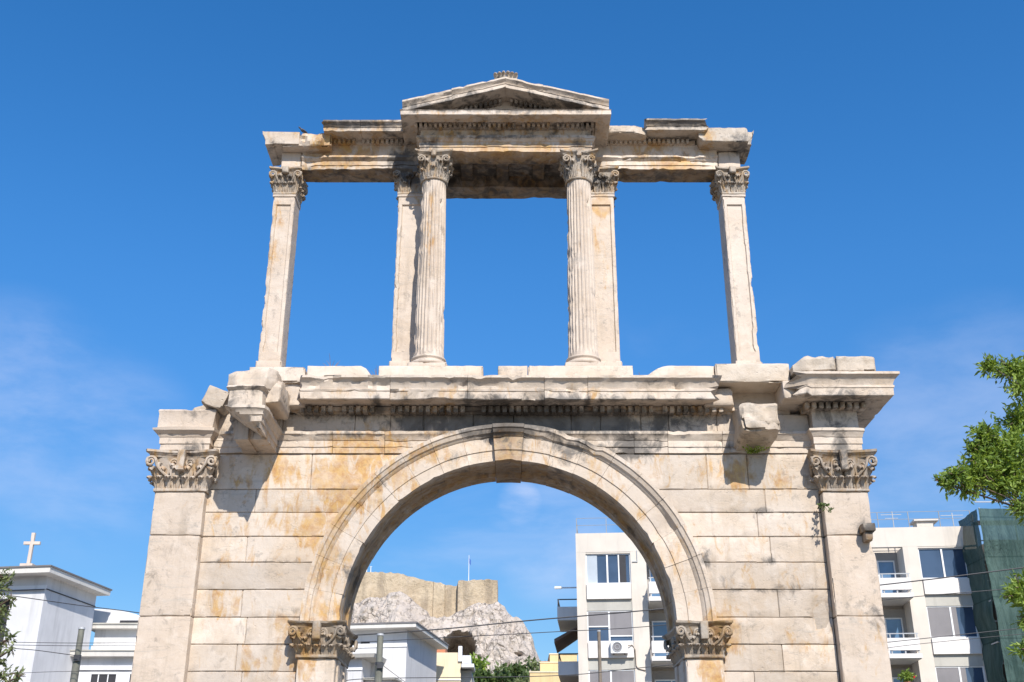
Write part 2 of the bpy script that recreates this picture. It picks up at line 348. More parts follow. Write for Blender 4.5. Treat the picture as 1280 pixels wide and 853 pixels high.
def paint(name, c, var=.06, rough=.75, bump=.15, streak=.12, sc_=1.0):
    m, n, l, b = new_mat(name, rough); g = NG(n, l); v = g.pos()
    a = g.noise(v, .7 * sc_, 6, .6); d = g.noise(g.map(v, (2.5, 2.5, .25)), 1.0 * sc_, 6, .6)
    col = g.mix(g.rng(a, .3, .7), tuple(x * (1 - var) for x in c), tuple(min(1, x * (1 + var)) for x in c))
    col = g.mix(g.rng(d, .5, .75, 0, streak * 3), col, tuple(x * .62 for x in c))
    l.new(col, b.inputs['Base Color'])
    l.new(g.bump(g.noise(v, 30, 4), bump, .02), b.inputs['Normal'])
    return m
M['white'] = paint('white_painted_render', (.605, .60, .605), .06, .75, .15, .16)
M['white_trim'] = paint('white_trim_paint', (.70, .70, .71), .04, .6)
M['cream'] = paint('cream_painted_render', (.60, .545, .475), .06)
M['cream_panel'] = paint('white_parapet_panel', (.70, .665, .63), .04)
M['concrete'] = paint('grey_concrete', (.42, .405, .36), .1)
M['yellow'] = paint('yellow_painted_render', (.64, .49, .255), .07)
M['pale_yellow'] = paint('pale_yellow_painted_render', (.70, .60, .415), .07)
M['pale_eave'] = paint('pale_eave_paint', (.66, .63, .58), .05)
M['roof_felt'] = paint('dark_grey_roof_felt', (.16, .15, .15), .1)
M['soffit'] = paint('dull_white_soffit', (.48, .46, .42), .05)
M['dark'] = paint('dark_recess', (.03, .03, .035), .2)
M['awning'] = paint('brown_canvas', (.16, .10, .07), .15)
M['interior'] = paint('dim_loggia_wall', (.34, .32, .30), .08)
M['tile'] = paint('terracotta_roof', (.42, .16, .08), .2)
M['cross'] = paint('pale_stone_cross', (.58, .49, .42), .08)
M['wood'] = paint('green_grey_weathered_pole', (.165, .165, .135), .2, .85, .5, .2, 4)
M['pale_pole'] = paint('brown_grey_pole', (.21, .17, .13), .2, .85, .4, .2, 4)
M['metal'] = paint('grey_galvanised_metal', (.38, .39, .40), .1, .45, .1)
M['rail_metal'] = paint('dull_rail_paint', (.24, .25, .26), .1, .5, .1)
M['dark_metal'] = paint('dark_painted_metal', (.05, .05, .055), .2, .5, .1)
M['cable'] = paint('black_cable', (.035, .035, .04), .1, .6, .05)
M['white_metal'] = paint('white_metal', (.72, .72, .72), .03, .4, .05)
M['blue_flag'] = paint('blue_cloth', (.05, .13, .42), .1)
M['flower'] = paint('red_petals', (.6, .03, .03), .1)
M['bird'] = paint('grey_feathers', (.07, .07, .085), .3, .7)
M['weed'] = paint('dry_weed', (.20, .12, .09), .3)
M['bark'] = paint('rough_bark', (.12, .085, .06), .3, .9, .8, .2, 6)
def glass(name, c, ro=.04):
    m, n, l, b = new_mat(name, ro); g = NG(n, l); v = g.pos()
    col = g.mix(g.rng(g.noise(v, .5, 3), .35, .65), tuple(x * .7 for x in c), c)
    l.new(col, b.inputs['Base Color']); b.inputs['Specular IOR Level'].default_value = .75; b.inputs['IOR'].default_value = 1.52
    l.new(g.bump(g.noise(v, .6, 2), .12, .05), b.inputs['Normal']); return m
M['glass'] = glass('window_glass', (.055, .085, .14)); M['glass_bright'] = glass('bright_window_glass', (.12, .22, .36)); M['blind'] = paint('grey_shutter', (.19, .18, .185), .1, .5)
M['curtain'] = paint('pale_curtain', (.42, .47, .52), .1)
def leaf_mat(name, a, b_, tr=.35):
    m, n, l, b = new_mat(name, .5); g = NG(n, l); v = g.pos()
    at_ = n.new('ShaderNodeAttribute'); at_.attribute_name = 'wear_shade'; sx = n.new('ShaderNodeSeparateColor'); l.new(at_.outputs['Color'], sx.inputs[0])
    col = g.mix(sx.outputs[2], a, b_); l.new(col, b.inputs['Base Color']); b.inputs['Specular IOR Level'].default_value = .4
    t = n.new('ShaderNodeBsdfTranslucent'); l.new(g.mix(.5, col, (b_[0] * 1.6, b_[1] * 1.5, b_[2] * .6)), t.inputs[0])
    ms = n.new('ShaderNodeMixShader'); ms.inputs[0].default_value = tr
    l.new(b.outputs[0], ms.inputs[1]); l.new(t.outputs[0], ms.inputs[2]); l.new(ms.outputs[0], n['Material Output'].inputs[0]); return m
M['leaf'] = leaf_mat('fresh_green_leaves', (.075, .145, .025), (.31, .41, .075))
M['leaf_olive'] = leaf_mat('grey_green_leaves', (.09, .12, .055), (.27, .31, .14))
M['leaf_dark'] = leaf_mat('dark_green_leaves', (.04, .07, .022), (.11, .16, .04), .25)
def net_mat():
    m, n, l, b = new_mat('green_scaffold_netting', 1.0); b.inputs['Specular IOR Level'].default_value = .05; g = NG(n, l); v = g.pos()
    fold = g.noise(g.map(v, (1.2, 1.2, .5)), .8, 5, .6, .5)
    col = g.mix(g.rng(fold, .35, .65), (.060, .100, .090), (.092, .145, .128)); l.new(col, b.inputs['Base Color'])
    sz = n.new('ShaderNodeSeparateXYZ'); l.new(v, sz.inputs[0])
    seam = g.m('ABSOLUTE', g.m('SUBTRACT', g.m('FRACT', g.m('DIVIDE', sz.outputs[2], 2.05), 0), .5), 0)
    wr = g.noise(g.map(v, (3.5, 3.5, .35)), 1.0, 6, .65, .6)
    col = g.mix(g.rng(wr, .45, .65, 0, .6), col, (.035, .066, .058))
    col2 = g.mix(g.rng(seam, .47, .5, 0, .6), col, (.02, .045, .04)); l.new(col2, b.inputs['Base Color'])
    l.new(g.bump(g.m('ADD', g.m('MULTIPLY', fold, .5), g.m('MULTIPLY', wr, .8)), .9, .35), b.inputs['Normal'])
    t = n.new('ShaderNodeBsdfTransparent'); ms = n.new('ShaderNodeMixShader'); ms.inputs[0].default_value = .07
    l.new(b.outputs[0], ms.inputs[1]); l.new(t.outputs[0], ms.inputs[2]); l.new(ms.outputs[0], n['Material Output'].inputs[0]); return m
M['net'] = net_mat()
def rock_mat():
    m, n, l, b = new_mat('pale_limestone_rock', .9); g = NG(n, l); v = g.pos()
    a = g.noise(v, .05, 8, .65, .5); c = g.noise(v, .22, 8, .7); f = g.noise(v, .8, 6, .7)
    col = g.mix(g.rng(a, .35, .65), (.54, .465, .40), (.68, .60, .525))
    col = g.mix(g.rng(c, .52, .66, 0, .5), col, (.33, .285, .24)); col = g.mix(g.rng(f, .52, .66, 0, .6), col, (.21, .18, .15))
    vo = n.new('ShaderNodeTexVoronoi'); vo.feature = 'DISTANCE_TO_EDGE'; vo.inputs['Scale'].default_value = .55; vo.inputs['Randomness'].default_value = 1
    l.new(g.mix(.35, g.map(v, (1, 1, .75)), g.n.new('ShaderNodeTexNoise').outputs[1], 'LINEAR_LIGHT'), vo.inputs['Vector'])
    crack = g.m('MULTIPLY', g.rng(vo.outputs['Distance'], .10, .0), g.rng(g.noise(v, .25, 5), .44, .58, 0, .65))
    col = g.mix(crack, col, (.17, .135, .115))
    l.new(col, b.inputs['Base Color'])
    l.new(g.bump(g.m('ADD', g.m('SUBTRACT', c, g.m('MULTIPLY', crack, .35)), g.m('MULTIPLY', f, .8)), .8, 2.0), b.inputs['Normal']); return m
M['rock'] = rock_mat()
def fort_mat():
    m, n, l, b = new_mat('ochre_rubble_masonry', .9); g = NG(n, l); v = g.pos()
    a = g.noise(v, .06, 6, .6); c = g.noise(g.map(v, (1, 1, .12)), .25, 7, .65); f = g.noise(v, .9, 6, .7)
    bk = n.new('ShaderNodeTexBrick'); bk.inputs['Scale'].default_value = .8; bk.inputs['Color1'].default_value = (.47, .36, .23, 1); bk.inputs['Color2'].default_value = (.38, .295, .195, 1); bk.inputs['Mortar'].default_value = (.27, .2, .14, 1)
    l.new(g.map(v, (1, 1, 1), rot=(R(90), 0, 0)), bk.inputs['Vector'])
    col = g.mix(g.rng(a, .35, .65), bk.outputs[0], (.50, .405, .285)); col = g.mix(g.rng(c, .5, .66, 0, .7), col, (.27, .215, .155)); col = g.mix(g.rng(g.noise(v, .13, 7, .7), .52, .66, 0, .5), col, (.55, .455, .345)); col = g.mix(g.rng(f, .5, .7, 0, .4), col, (.2, .15, .1))
    l.new(col, b.inputs['Base Color']); l.new(g.bump(f, .8, .8), b.inputs['Normal']); return m
M['fort'] = fort_mat()
def ground_mat(name, c1, c2, sc_=.4):
    m, n, l, b = new_mat(name, .9); g = NG(n, l); v = g.pos()
    col = g.mix(g.rng(g.noise(v, sc_, 7, .65), .35, .65), c1, c2); l.new(col, b.inputs['Base Color'])
    l.new(g.bump(g.noise(v, 20, 5), .4, .03), b.inputs['Normal']); return m
M['ground'] = ground_mat('dry_gravel_ground', (.19, .155, .115), (.26, .215, .165)); M['paving'] = ground_mat('pale_stone_paving', (.20, .175, .15), (.26, .23, .195), .8)
M['asphalt'] = ground_mat('asphalt', (.042, .042, .044), (.06, .06, .062), 2); M['road_paint'] = ground_mat('white_road_paint', (.7, .7, .68), (.8, .8, .78), 3); M['kerb'] = ground_mat('concrete_kerb', (.36, .35, .33), (.43, .42, .4), 2)
M['shrub_ground'] = ground_mat('shrubby_slope', (.06, .08, .03), (.12, .12, .06), .1)

# ---------------------------------------------------------------- ground, road, pavements
def sheet(name, x0, x1, y0, y1, z, mat, kind='structure', nx=1, ny=1):
    mb = MB(); ids = [[mb.vert((x0 + (x1 - x0) * i / nx, y0 + (y1 - y0) * j / ny, z)) for i in range(nx + 1)] for j in range(ny + 1)]
    for j in range(ny):
        for i in range(nx): mb.face(ids[j][i], ids[j][i + 1], ids[j + 1][i + 1], ids[j + 1][i])
    o = mb.build(name, mat, None, None); o['kind'] = kind; return o
sheet('ground', -4000, 4000, -3000, 5000, -.012, M['ground'])
sheet('pavement', -120, 120, -14, 29.6, 0.0, M['paving'])
sheet('road', -400, 400, 30.0, 47.0, -.006, M['asphalt'])
mb = MB(); box(mb, -400, 400, 29.6, 30.0, -.1, .12); box(mb, -400, 400, 47.0, 47.4, -.1, .12); k = mb.build('kerb', M['kerb'], None, None); k['kind'] = 'structure'
mb = MB()
for i in range(-40, 41):
    for y in (34.2, 42.6):
        a = [mb.vert(q) for q in ((i * 6, y, -.002), (i * 6 + 3, y, -.002), (i * 6 + 3, y + .14, -.002), (i * 6, y + .14, -.002))]; mb.face(*a)
k = mb.build('road_marking', M['road_paint'], None, None); k['kind'] = 'structure'
sheet('far_pavement', -400, 400, 47.4, 54, .1, M['paving'])

# ================================================================ THE MARBLE ARCH
W = 20.6                                   # front plane of the lower wall
rnd = random.Random(4)
arch = thing('stone_arch', 'weathered two-storey marble arch with a columned pedimented upper storey, filling the picture', 'arch', (0, 21.2, 0))
def B(lo=.9, hi=1.06): return rnd.uniform(lo, hi)
ACX, ACZ = -.07, 4.99
R0, R1, R2, R3 = 3.04, 3.24, 3.50, 3.73

# ---- ashlar wall
walls = {-1: MB(), 1: MB()}
rows = [0, .45, .9, 1.35, 1.8, 2.25, 2.72, 3.18, 3.66, 4.15, 4.62, 5.10, 5.60, 6.10, 6.58, 7.04, 7.49, 8.19]
jl = {16: [-3.83], 15: [-4.85], 14: [], 13: [-4.93], 12: [], 11: [-4.92], 10: [-4.8], 9: [-4.93], 8: [-4.8]}
jr = {16: [3.72, 4.5], 15: [4.78], 14: [4.6], 13: [4.8], 12: [], 11: [4.85], 10: [], 9: [4.84], 8: [4.3]}
def cx(r, z): return math.sqrt(max(0, r * r - max(0, z - ACZ) ** 2))
for k in range(len(rows) - 1):
    z0, z1 = rows[k], rows[k + 1]
    if z1 > ACZ + .1: inn = (cx(3.66, z1) + cx(3.14, max(z0, ACZ))) / 2
    else: inn = 3.45
    for sgn in (-1, 1):
        mb = walls[sgn]
        e0, e1 = ACX + sgn * inn, sgn * 5.812
        js = (jl if sgn < 0 else jr).get(k)
        if js is None: js = [sgn * (4.4 + .5 * (k % 2))]
        xs = sorted([e0, e1] + [j for j in js if min(e0, e1) + .15 < j < max(e0, e1) - .15])
        for a, b in zip(xs, xs[1:]):
            mb.b = (B(.82, 1.08), rnd.choice([0, 0, .03, .08])); mb.o = rnd.choice([0, 0, .05, .14, .24]) if sgn > 0 else rnd.choice([0, .05, .18, .3])
            off = rnd.uniform(-.006, .006)
            def wp(q, n, a=a, b=b, k=k, sgn=sgn):
                # broken block corners seen beside the right pilaster and around the joints
                if sgn > 0 and k in (10, 11) and q.y < W + .2 and q.x > 5.35:
                    d = math.hypot((q.x - 5.62) / .22, (q.z - 5.12) / .33)
                    if d < 1: q.y += .14 * (1 - d) + .05 * N3(q, 7, 2)
                return q
            block(mb, a + .002, b - .002, W + off, 21.84, z0 + .005, z1 - .004, .13, .020, .005, rnd.uniform(0, 50), .013, wp)
for sgn in (-1, 1): walls[sgn].build('ashlar_wall', M['marble'], arch, 25, True)
# core of the wall behind the joints
mb = MB(); mb.b = (.7, 0); n = 40
def ring_pt(i):
    a = math.pi * i / n; return ACX + 3.42 * math.cos(a), ACZ + 3.42 * math.sin(a)
def rect_pt(i):
    a = math.pi * i / n; c, s = math.cos(a), math.sin(a); t = min(5.78 / max(1e-6, abs(c)), 3.9 / max(1e-6, s)); return ACX * (0 if abs(c) * 3.9 > s * 5.78 else 1) + c * t, ACZ + s * t
A = [[mb.vert((x, y, z)) for x, z in (ring_pt(i), rect_pt(i))] for y in (W + .045, 21.80) for i in range(n + 1)]
for o in (0, n + 1):
    for i in range(n): mb.face(A[o + i][0], A[o + i][1], A[o + i + 1][1], A[o + i + 1][0])
for i in range(n):
    mb.face(A[i][0], A[i + 1][0], A[n + 2 + i][0], A[n + 1 + i][0]); mb.face(A[i][1], A[n + 1 + i][1], A[n + 2 + i][1], A[i + 1][1])
CR = [[mb.vert((ACX + r * math.cos(math.pi * i / n), y, ACZ + r * math.sin(math.pi * i / n))) for r, y in ((3.16, W + .05), (3.55, W + .05), (3.55, 21.79), (3.16, 21.79))] for i in range(n + 1)]
for p, q in zip(CR, CR[1:]):
    for i in range(4): mb.face(p[i], q[i], q[(i + 1) % 4], p[(i + 1) % 4])
box(mb, -5.77, -3.40, W + .046, 21.79, 0, ACZ + .02); box(mb, 3.30, 5.77, W + .046, 21.79, 0, ACZ + .02)
mb.build('wall_core', M['marble'], arch, None)

# ---- archivolt: nineteen voussoirs
def voussoir(mb, a0, a1, key=False, seed=0.0):
    f = W - .10; dr = -.03 if key else rnd.uniform(-.004, .004); yo = rnd.uniform(-.006, .006) - (.12 if key else 0)
    pr = [(R0, f), (R1, f), (R1 + .008, f - .020), (R2, f - .022), (R2 + .014, f - .042), (3.56, f - .07), (3.575, f - .10), (3.64, f - .125), (3.66, f - .15), (R3, f - .15), (R3, W + .3), (3.70, 21.0), (3.70, 21.9), (R0, 21.9), (R0, 21.55), (R0 + .05, 21.52), (R0 + .07, 21.2), (R0 + .05, 20.98), (R0 + .02, 20.96), (R0 + .02, 20.86), (R0, 20.83)]
    nn = max(3, round((a1 - a0) * 3.4 / .11)); rings = []
    for i in range(nn + 1):
        a = a0 + (a1 - a0) * i / nn; g = .0006 if i == 0 else (-.0006 if i == nn else 0); a += g
        ring = []
        for r, y in pr:
            p = Vector((ACX + math.cos(a) * r, y, ACZ + math.sin(a) * r))
            ch = .022 * CH(p, 3.4, seed + 3, .34, .06) * (1 if y < W - .02 else .2)
            if key is False and a < 1.5 and r > 3.5 and y < W and math.radians(62) < a < math.radians(84): ch += max(0, .02 + .06 * FB(p, 2.4, 8))
            rr = r + dr + .004 * N3(p, 6, seed) - (ch if r > 3.5 else 0)
            if r < R0 + .001 and y < W: rr += .022 * CH(p, 3.5, seed + 1, .24, .07)
            yy = y + (yo if y < W else 0) + .004 * N3(p, 5, seed + 9) + ch * .8
            if r < 3.53 and y < W and abs(math.degrees(a) - 31) < 5 and r > 3.2: yy += .05 * max(0, 1 - abs(math.degrees(a) - 31) / 4)
            ring.append(mb.vert((ACX + math.cos(a) * rr, yy, ACZ + math.sin(a) * rr), (mb.b[0] * .60, .40) if r < R0 + .09 and y > W else None))
            if r < R0 + .09 and y > W: mb.w[-1] = (.58, .26, mb.b[0] * .74, 1)  # soffit of the arch: painted shade on top of brown grime
        rings.append(ring)
    n = len(pr)
    for a, b in zip(rings, rings[1:]):
        for k in range(n): mb.face(a[k], b[k], b[(k + 1) % n], a[(k + 1) % n])
    mb.face(*rings[0]); mb.face(*reversed(rings[-1]))
mb = MB(); step = math.pi / 19
for k in range(19):
    if k == 9: continue
    mb.b = (B(.92, 1.06), 0); mb.o = rnd.choice([0, .1, .2]) + (.25 if k > 12 else 0)
    voussoir(mb, k * step, (k + 1) * step, seed=rnd.uniform(0, 40))
archivolt = mb.build('archivolt', M['marble'], arch, 25, True)
mb = MB(); mb.b = (.78, .12); mb.o = .95; voussoir(mb, 9 * step, 10 * step, True, 3.3); mb.build('keystone', M['marble'], archivolt, 25, True)

# ---- carved capitals
def leaf(mb, p, nrm, h, w, curl, seed=0.0):
    n2 = Vector((nrm[0], nrm[1], 0)).normalized(); t2 = Vector((-n2.y, n2.x, 0)); base = Vector(p)
    NS, NT = 4, 8; fr, bk = [], []
    for j in range(NT + 1):
        t = j / NT; ang = t * math.pi * .66
        out = curl * (1 - math.cos(ang)) + .02 + .035 * math.sin(min(1, t * 1.6) * math.pi * .5); z = h * math.sin(ang)
        hw = w * .5 * (.62 + .75 * t - 1.05 * t ** 3) * (1 + .22 * math.sin(t * 22 + seed))
        r1, r2 = [], []
        for i in range(NS * 2 + 1):
            s = (i - NS) / NS
            groove = .10 * w * (abs(s) ** 1.5) - .05 * w * math.cos(s * math.pi * 3.0)
            q = base + t2 * (s * hw) + n2 * (out - groove * (1 - .3 * t)) + Vector((0, 0, z - .10 * h * abs(s) ** 2 * t + .008 * N3((s, t, seed), 4)))
            r1.append(mb.vert(q)); r2.append(mb.vert(q - n2 * .03 - Vector((0, 0, .012 * t))))
        fr.append(r1); bk.append(r2)
    m = NS * 2
    for j in range(NT):
        for i in range(m):
            mb.face(fr[j][i], fr[j][i + 1], fr[j + 1][i + 1], fr[j + 1][i]); mb.face(bk[j][i + 1], bk[j][i], bk[j + 1][i], bk[j + 1][i + 1])
        mb.face(fr[j][0], fr[j + 1][0], bk[j + 1][0], bk[j][0]); mb.face(fr[j][m], bk[j][m], bk[j + 1][m], fr[j + 1][m])
    for i in range(m): mb.face(fr[NT][i], fr[NT][i + 1], bk[NT][i + 1], bk[NT][i])
def scroll(mb, foot, eye, a, b, R_, r0, turns=1.6, sgn=1):
    """stem from foot, then a spiral of radius R_ in the plane (a, b) round eye"""
    foot, eye, a, b = Vector(foot), Vector(eye), Vector(a), Vector(b)
    pts, rs = [], []
    start = eye - a * R_ * sgn
    for i in range(5):
        t = i / 5; c = foot.lerp(start, t); c += -a * sgn * .0 + b * 0; c = foot * (1 - t) ** 2 + (start - b * R_ * 1.1) * 2 * t * (1 - t) + start * t * t
        pts.append(c); rs.append(r0 * (.85 + .15 * t))
    N = 18
    for i in range(N + 1):
        t = i / N; ang = math.pi - t * turns * 2 * math.pi; rr = R_ * (1 - .78 * t)
        pts.append(eye + a * math.cos(ang) * rr * sgn + b * math.sin(ang) * rr); rs.append(r0 * (1 - .45 * t))
    tube(mb, pts, rs, 6)
    c = eye; lathe_pts = [c - a.cross(b) * .0]
def bell(mb, xc, yc, hx, hy, z0, z1, fl, n=6, rnd_=False):
    rings = []
    for j in range(n + 1):
        t = j / n; k = fl * t ** 2.2; z = z0 + (z1 - z0) * t
        if rnd_: rings.append([mb.vert((xc + (hx + k) * math.cos(q), yc + (hx + k) * math.sin(q), z)) for q in [2 * math.pi * i / 28 for i in range(28)]])
        else:
            pts = []
            for (ax, ay, bx, by) in ((-1, -1, 1, -1), (1, -1, 1, 1), (1, 1, -1, 1), (-1, 1, -1, -1)):
                for i in range(6): u = i / 6; pts.append((xc + (hx + k) * (ax + (bx - ax) * u), yc + (hy + k) * (ay + (by - ay) * u)))
            rings.append([mb.vert((x, y, z)) for x, y in pts])
    m = len(rings[0])
    for a, b in zip(rings, rings[1:]):
        for i in range(m): mb.face(a[i], a[(i + 1) % m], b[(i + 1) % m], b[i])
    mb.face(*reversed(rings[0])); mb.face(*rings[-1])
def abacus(mb, xc, yc, ax, ay, z0, z1, dip, seed=0.0):
    lay = [(z0, -.05), (z0 + (z1 - z0) * .35, -.03), (z0 + (z1 - z0) * .42, -.012), (z0 + (z1 - z0) * .62, 0), (z0 + (z1 - z0) * .66, .012), (z1, .016)]
    rings = []
    for z, o in lay:
        ring = []
        for (sx, sy, ex, ey) in ((-1, -1, 1, -1), (1, -1, 1, 1), (1, 1, -1, 1), (-1, 1, -1, -1)):
            for i in range(12):
                u = .035 + .93 * i / 11; x = sx + (ex - sx) * u; y = sy + (ey - sy) * u
                d = dip * (1 - (2 * u - 1) ** 2)
                nx, ny = (0, -1) if (sy == ey == -1) else (0, 1) if (sy == ey == 1) else (1, 0) if sx == 1 else (-1, 0)
                p = Vector((xc + (ax + o) * x - nx * d, yc + (ay + o) * y - ny * d, z))
                p += Vector((N3(p, 7, seed), N3(p, 7, seed + 4), N3(p, 6, seed + 8))) * .012
                c = max(0, FB(p, 3, seed) - .2) * .08; p -= Vector((nx, ny, 0)) * c
                ring.append(mb.vert(p))
        rings.append(ring)
    m = len(rings[0])
    for a, b in zip(rings, rings[1:]):
        for i in range(m): mb.face(a[i], a[(i + 1) % m], b[(i + 1) % m], b[i])
    mb.face(*reversed(rings[0])); mb.face(*rings[-1])
def capital(mb, xc, yc, hx, hy, z0, z1, fl, tall=False, rnd_=False, seed=0.0, miss=0.0):
    h = z1 - z0; za = z1 - .17 * h; r = random.Random(int(seed * 10))
    bell(mb, xc, yc, hx - .015, (hy if not rnd_ else hx) - .015, z0, za, fl * .45, 7, rnd_)
    ax, ay = hx + fl, (hy if not rnd_ else hx) + fl
    abacus(mb, xc, yc, ax, ay, za, z1, fl * .5, seed)
    # astragal under the leaves
    if rnd_: tube(mb, [(xc + (hx + .01) * math.cos(q), yc + (hx + .01) * math.sin(q), z0 + .02) for q in [2 * math.pi * i / 28 for i in range(29)]], .022, 6)
    else: block(mb, xc - hx - .03, xc + hx + .03, yc - hy - .03, yc + hy + .03, z0 - .012, z0 + .045, .1, .012, .003, seed, .012)
    def leaves(zb, lh, lw, cu, nf, ns, off=0.0, bulge=0.0):
        if rnd_:
            for i in range(nf):
                q = 2 * math.pi * (i + off) / nf
                if r.random() > miss: leaf(mb, (xc + (hx + bulge) * math.cos(q), yc + (hx + bulge) * math.sin(q), zb), (math.cos(q), math.sin(q)), lh * r.uniform(.93, 1.05), lw, cu * r.uniform(.8, 1.1), r.random() * 6)
            return
        bx, by = hx + bulge, hy + bulge
        for i in range(nf):
            x = xc - bx + 2 * bx * (i + .5 + off * 0) / nf
            for sy in (-1, 1):
                if r.random() > miss: leaf(mb, (x, yc + sy * by, zb), (0, sy), lh * r.uniform(.92, 1.05), lw, cu * r.uniform(.75, 1.1), r.random() * 6)
        for i in range(ns):
            y = yc - by + 2 * by * (i + .5) / ns
            for sx in (-1, 1):
                if r.random() > miss: leaf(mb, (xc + sx * bx, y, zb), (sx, 0), lh * r.uniform(.92, 1.05), lw, cu * r.uniform(.75, 1.1), r.random() * 6)
        for sx in (-1, 1):
            for sy in (-1, 1):
                if r.random() > miss * .5: leaf(mb, (xc + sx * bx * .97, yc + sy * by * .97, zb), (sx, sy), lh * 1.04, lw * 1.15, cu * 1.25, r.random() * 6)
    if tall:
        nf, ns = (8, 0) if rnd_ else (3, 3)
        leaves(z0 + .04, h * .36, .17 if not rnd_ else .16, fl * .38, nf, ns)
        leaves(z0 + .05, h * .62, .17, fl * .46, 8 if rnd_ else 2, 2, .5)
        vr, vt = h * .13, .024
    else:
        nf = max(5, round(2 * hx / .15)); leaves(z0 + .035, h * .56, .20, fl * .40, max(3, round(2 * hx / .24)), 3); leaves(z0 + .035, h * .30, .15, fl * .42, nf, max(3, round(2 * hy / .16)))
        vr, vt = h * .135, .030
    # corner volutes and the paired inner scrolls of every side
    zc = za - vr * .95
    for sx in (-1, 1):
        for sy in (-1, 1):
            for (a2, k) in ((Vector((sx, 0, 0)), 0), (Vector((0, sy, 0)), 1)):
                d = Vector((sx, sy, 0)).normalized()
                e = Vector((xc + sx * (hx + fl * .62), yc + sy * ((hy if not rnd_ else hx) + fl * .62), zc))
                if rnd_: e = Vector((xc, yc, zc)) + d * (hx * 1.0 + fl * 1.05)
                e += (Vector((0, sy, 0)) if k == 0 else Vector((sx, 0, 0))) * .03
                base = hx * .45 if not rnd_ else hx * .5
                f = Vector((xc + sx * hx * .5, yc + sy * ((hy if not rnd_ else hx) + .05), z0 + h * .33)) if k == 0 else Vector((xc + sx * (hx + .05), yc + sy * (hy if not rnd_ else hx) * .5, z0 + h * .33))
                if rnd_: f = Vector((xc, yc, z0 + h * .4)) + d * (hx + .03) + (a2 * -.06)
                scroll(mb, f, e - a2 * vr * .35, a2, (0, 0, 1), vr, vt, 1.6, 1)
    if not rnd_:
        for sx in (-1, 1):
            for sy in (-1, 1):
                e = Vector((xc + sx * hx * .30, yc + sy * (hy + fl * .36), zc - vr * .1)); f = Vector((xc + sx * hx * .58, yc + sy * (hy + .05), z0 + h * .34))
                scroll(mb, f, e, (-sx, 0, 0), (0, 0, 1), vr * .82, vt * .9, 1.5, 1)
                if not tall: leaf(mb, (xc + sx * hx * .36, yc + sy * (hy + .03), z0 + h * .27), (0, sy), h * .40, .15, fl * .20, 2.0); leaf(mb, (xc + sx * hx * .82, yc + sy * (hy + .02), z0 + h * .27), (sx * .5, sy), h * .42, .17, fl * .30, 4.0)
                if hy > .25:
                    e = Vector((xc + sx * (hx + fl * .36), yc + sy * hy * .30, zc - vr * .1)); f = Vector((xc + sx * (hx + .05), yc + sy * hy * .58, z0 + h * .34))
                    scroll(mb, f, e, (0, -sy, 0), (0, 0, 1), vr * .82, vt * .9, 1.5, 1)
        for sy in (-1, 1): block(mb, xc - .07, xc + .07, yc + sy * (hy + fl * .62) - .08, yc + sy * (hy + fl * .62) + .08, za - h * (.10 if tall else .36), z1 - .01, .05, .02, .01, seed, .015)
    else:
        for q in range(4):
            d = Vector((math.cos(q * math.pi / 2), math.sin(q * math.pi / 2), 0)); p = Vector((xc, yc, 0)) + d * (hx + fl * .55)
            block(mb, p.x - .05, p.x + .05, p.y - .05, p.y + .05, za - .04, z1, .05, .02, .01, seed, .015)

# ---- inner piers with their capitals
for x0, x1 in ((-3.80, -3.13), (3.08, 3.74)):
    mb = MB(); zs = [0, .55, 2.1, 3.62, 4.36]
    for a, b in zip(zs, zs[1:]):
        mb.b = (B(.96, 1.05), 0); block(mb, x0, x1, W - .18, 21.88, a + .004, b - .004, .11, .022, .006, rnd.uniform(0, 50), .02)
    inner = x1 if x0 < 0 else x0; s = 1 if x0 < 0 else -1
    mb.b = (.94, .1)
    for y0, y1 in ((W + .02, W + .30), (21.45, 21.70)): block(mb, inner - .02 if s > 0 else inner - .035, inner + .035 if s > 0 else inner + .02, y0, y1, .5, 4.35, .12, .012, .004, 3, .012)
    pier = mb.build('arch_pier', M['marble'], arch, 25, True)
    mb = MB(); mb.b = (.70, .20); mb.o = .22; capital(mb, (x0 + x1) / 2, 21.15, (x1 - x0) / 2, .75, 4.37, 4.985, .19, False, False, 2.2 + x0, .0)
    mb.build('capital', M['marble_grey'], pier, 50, True)

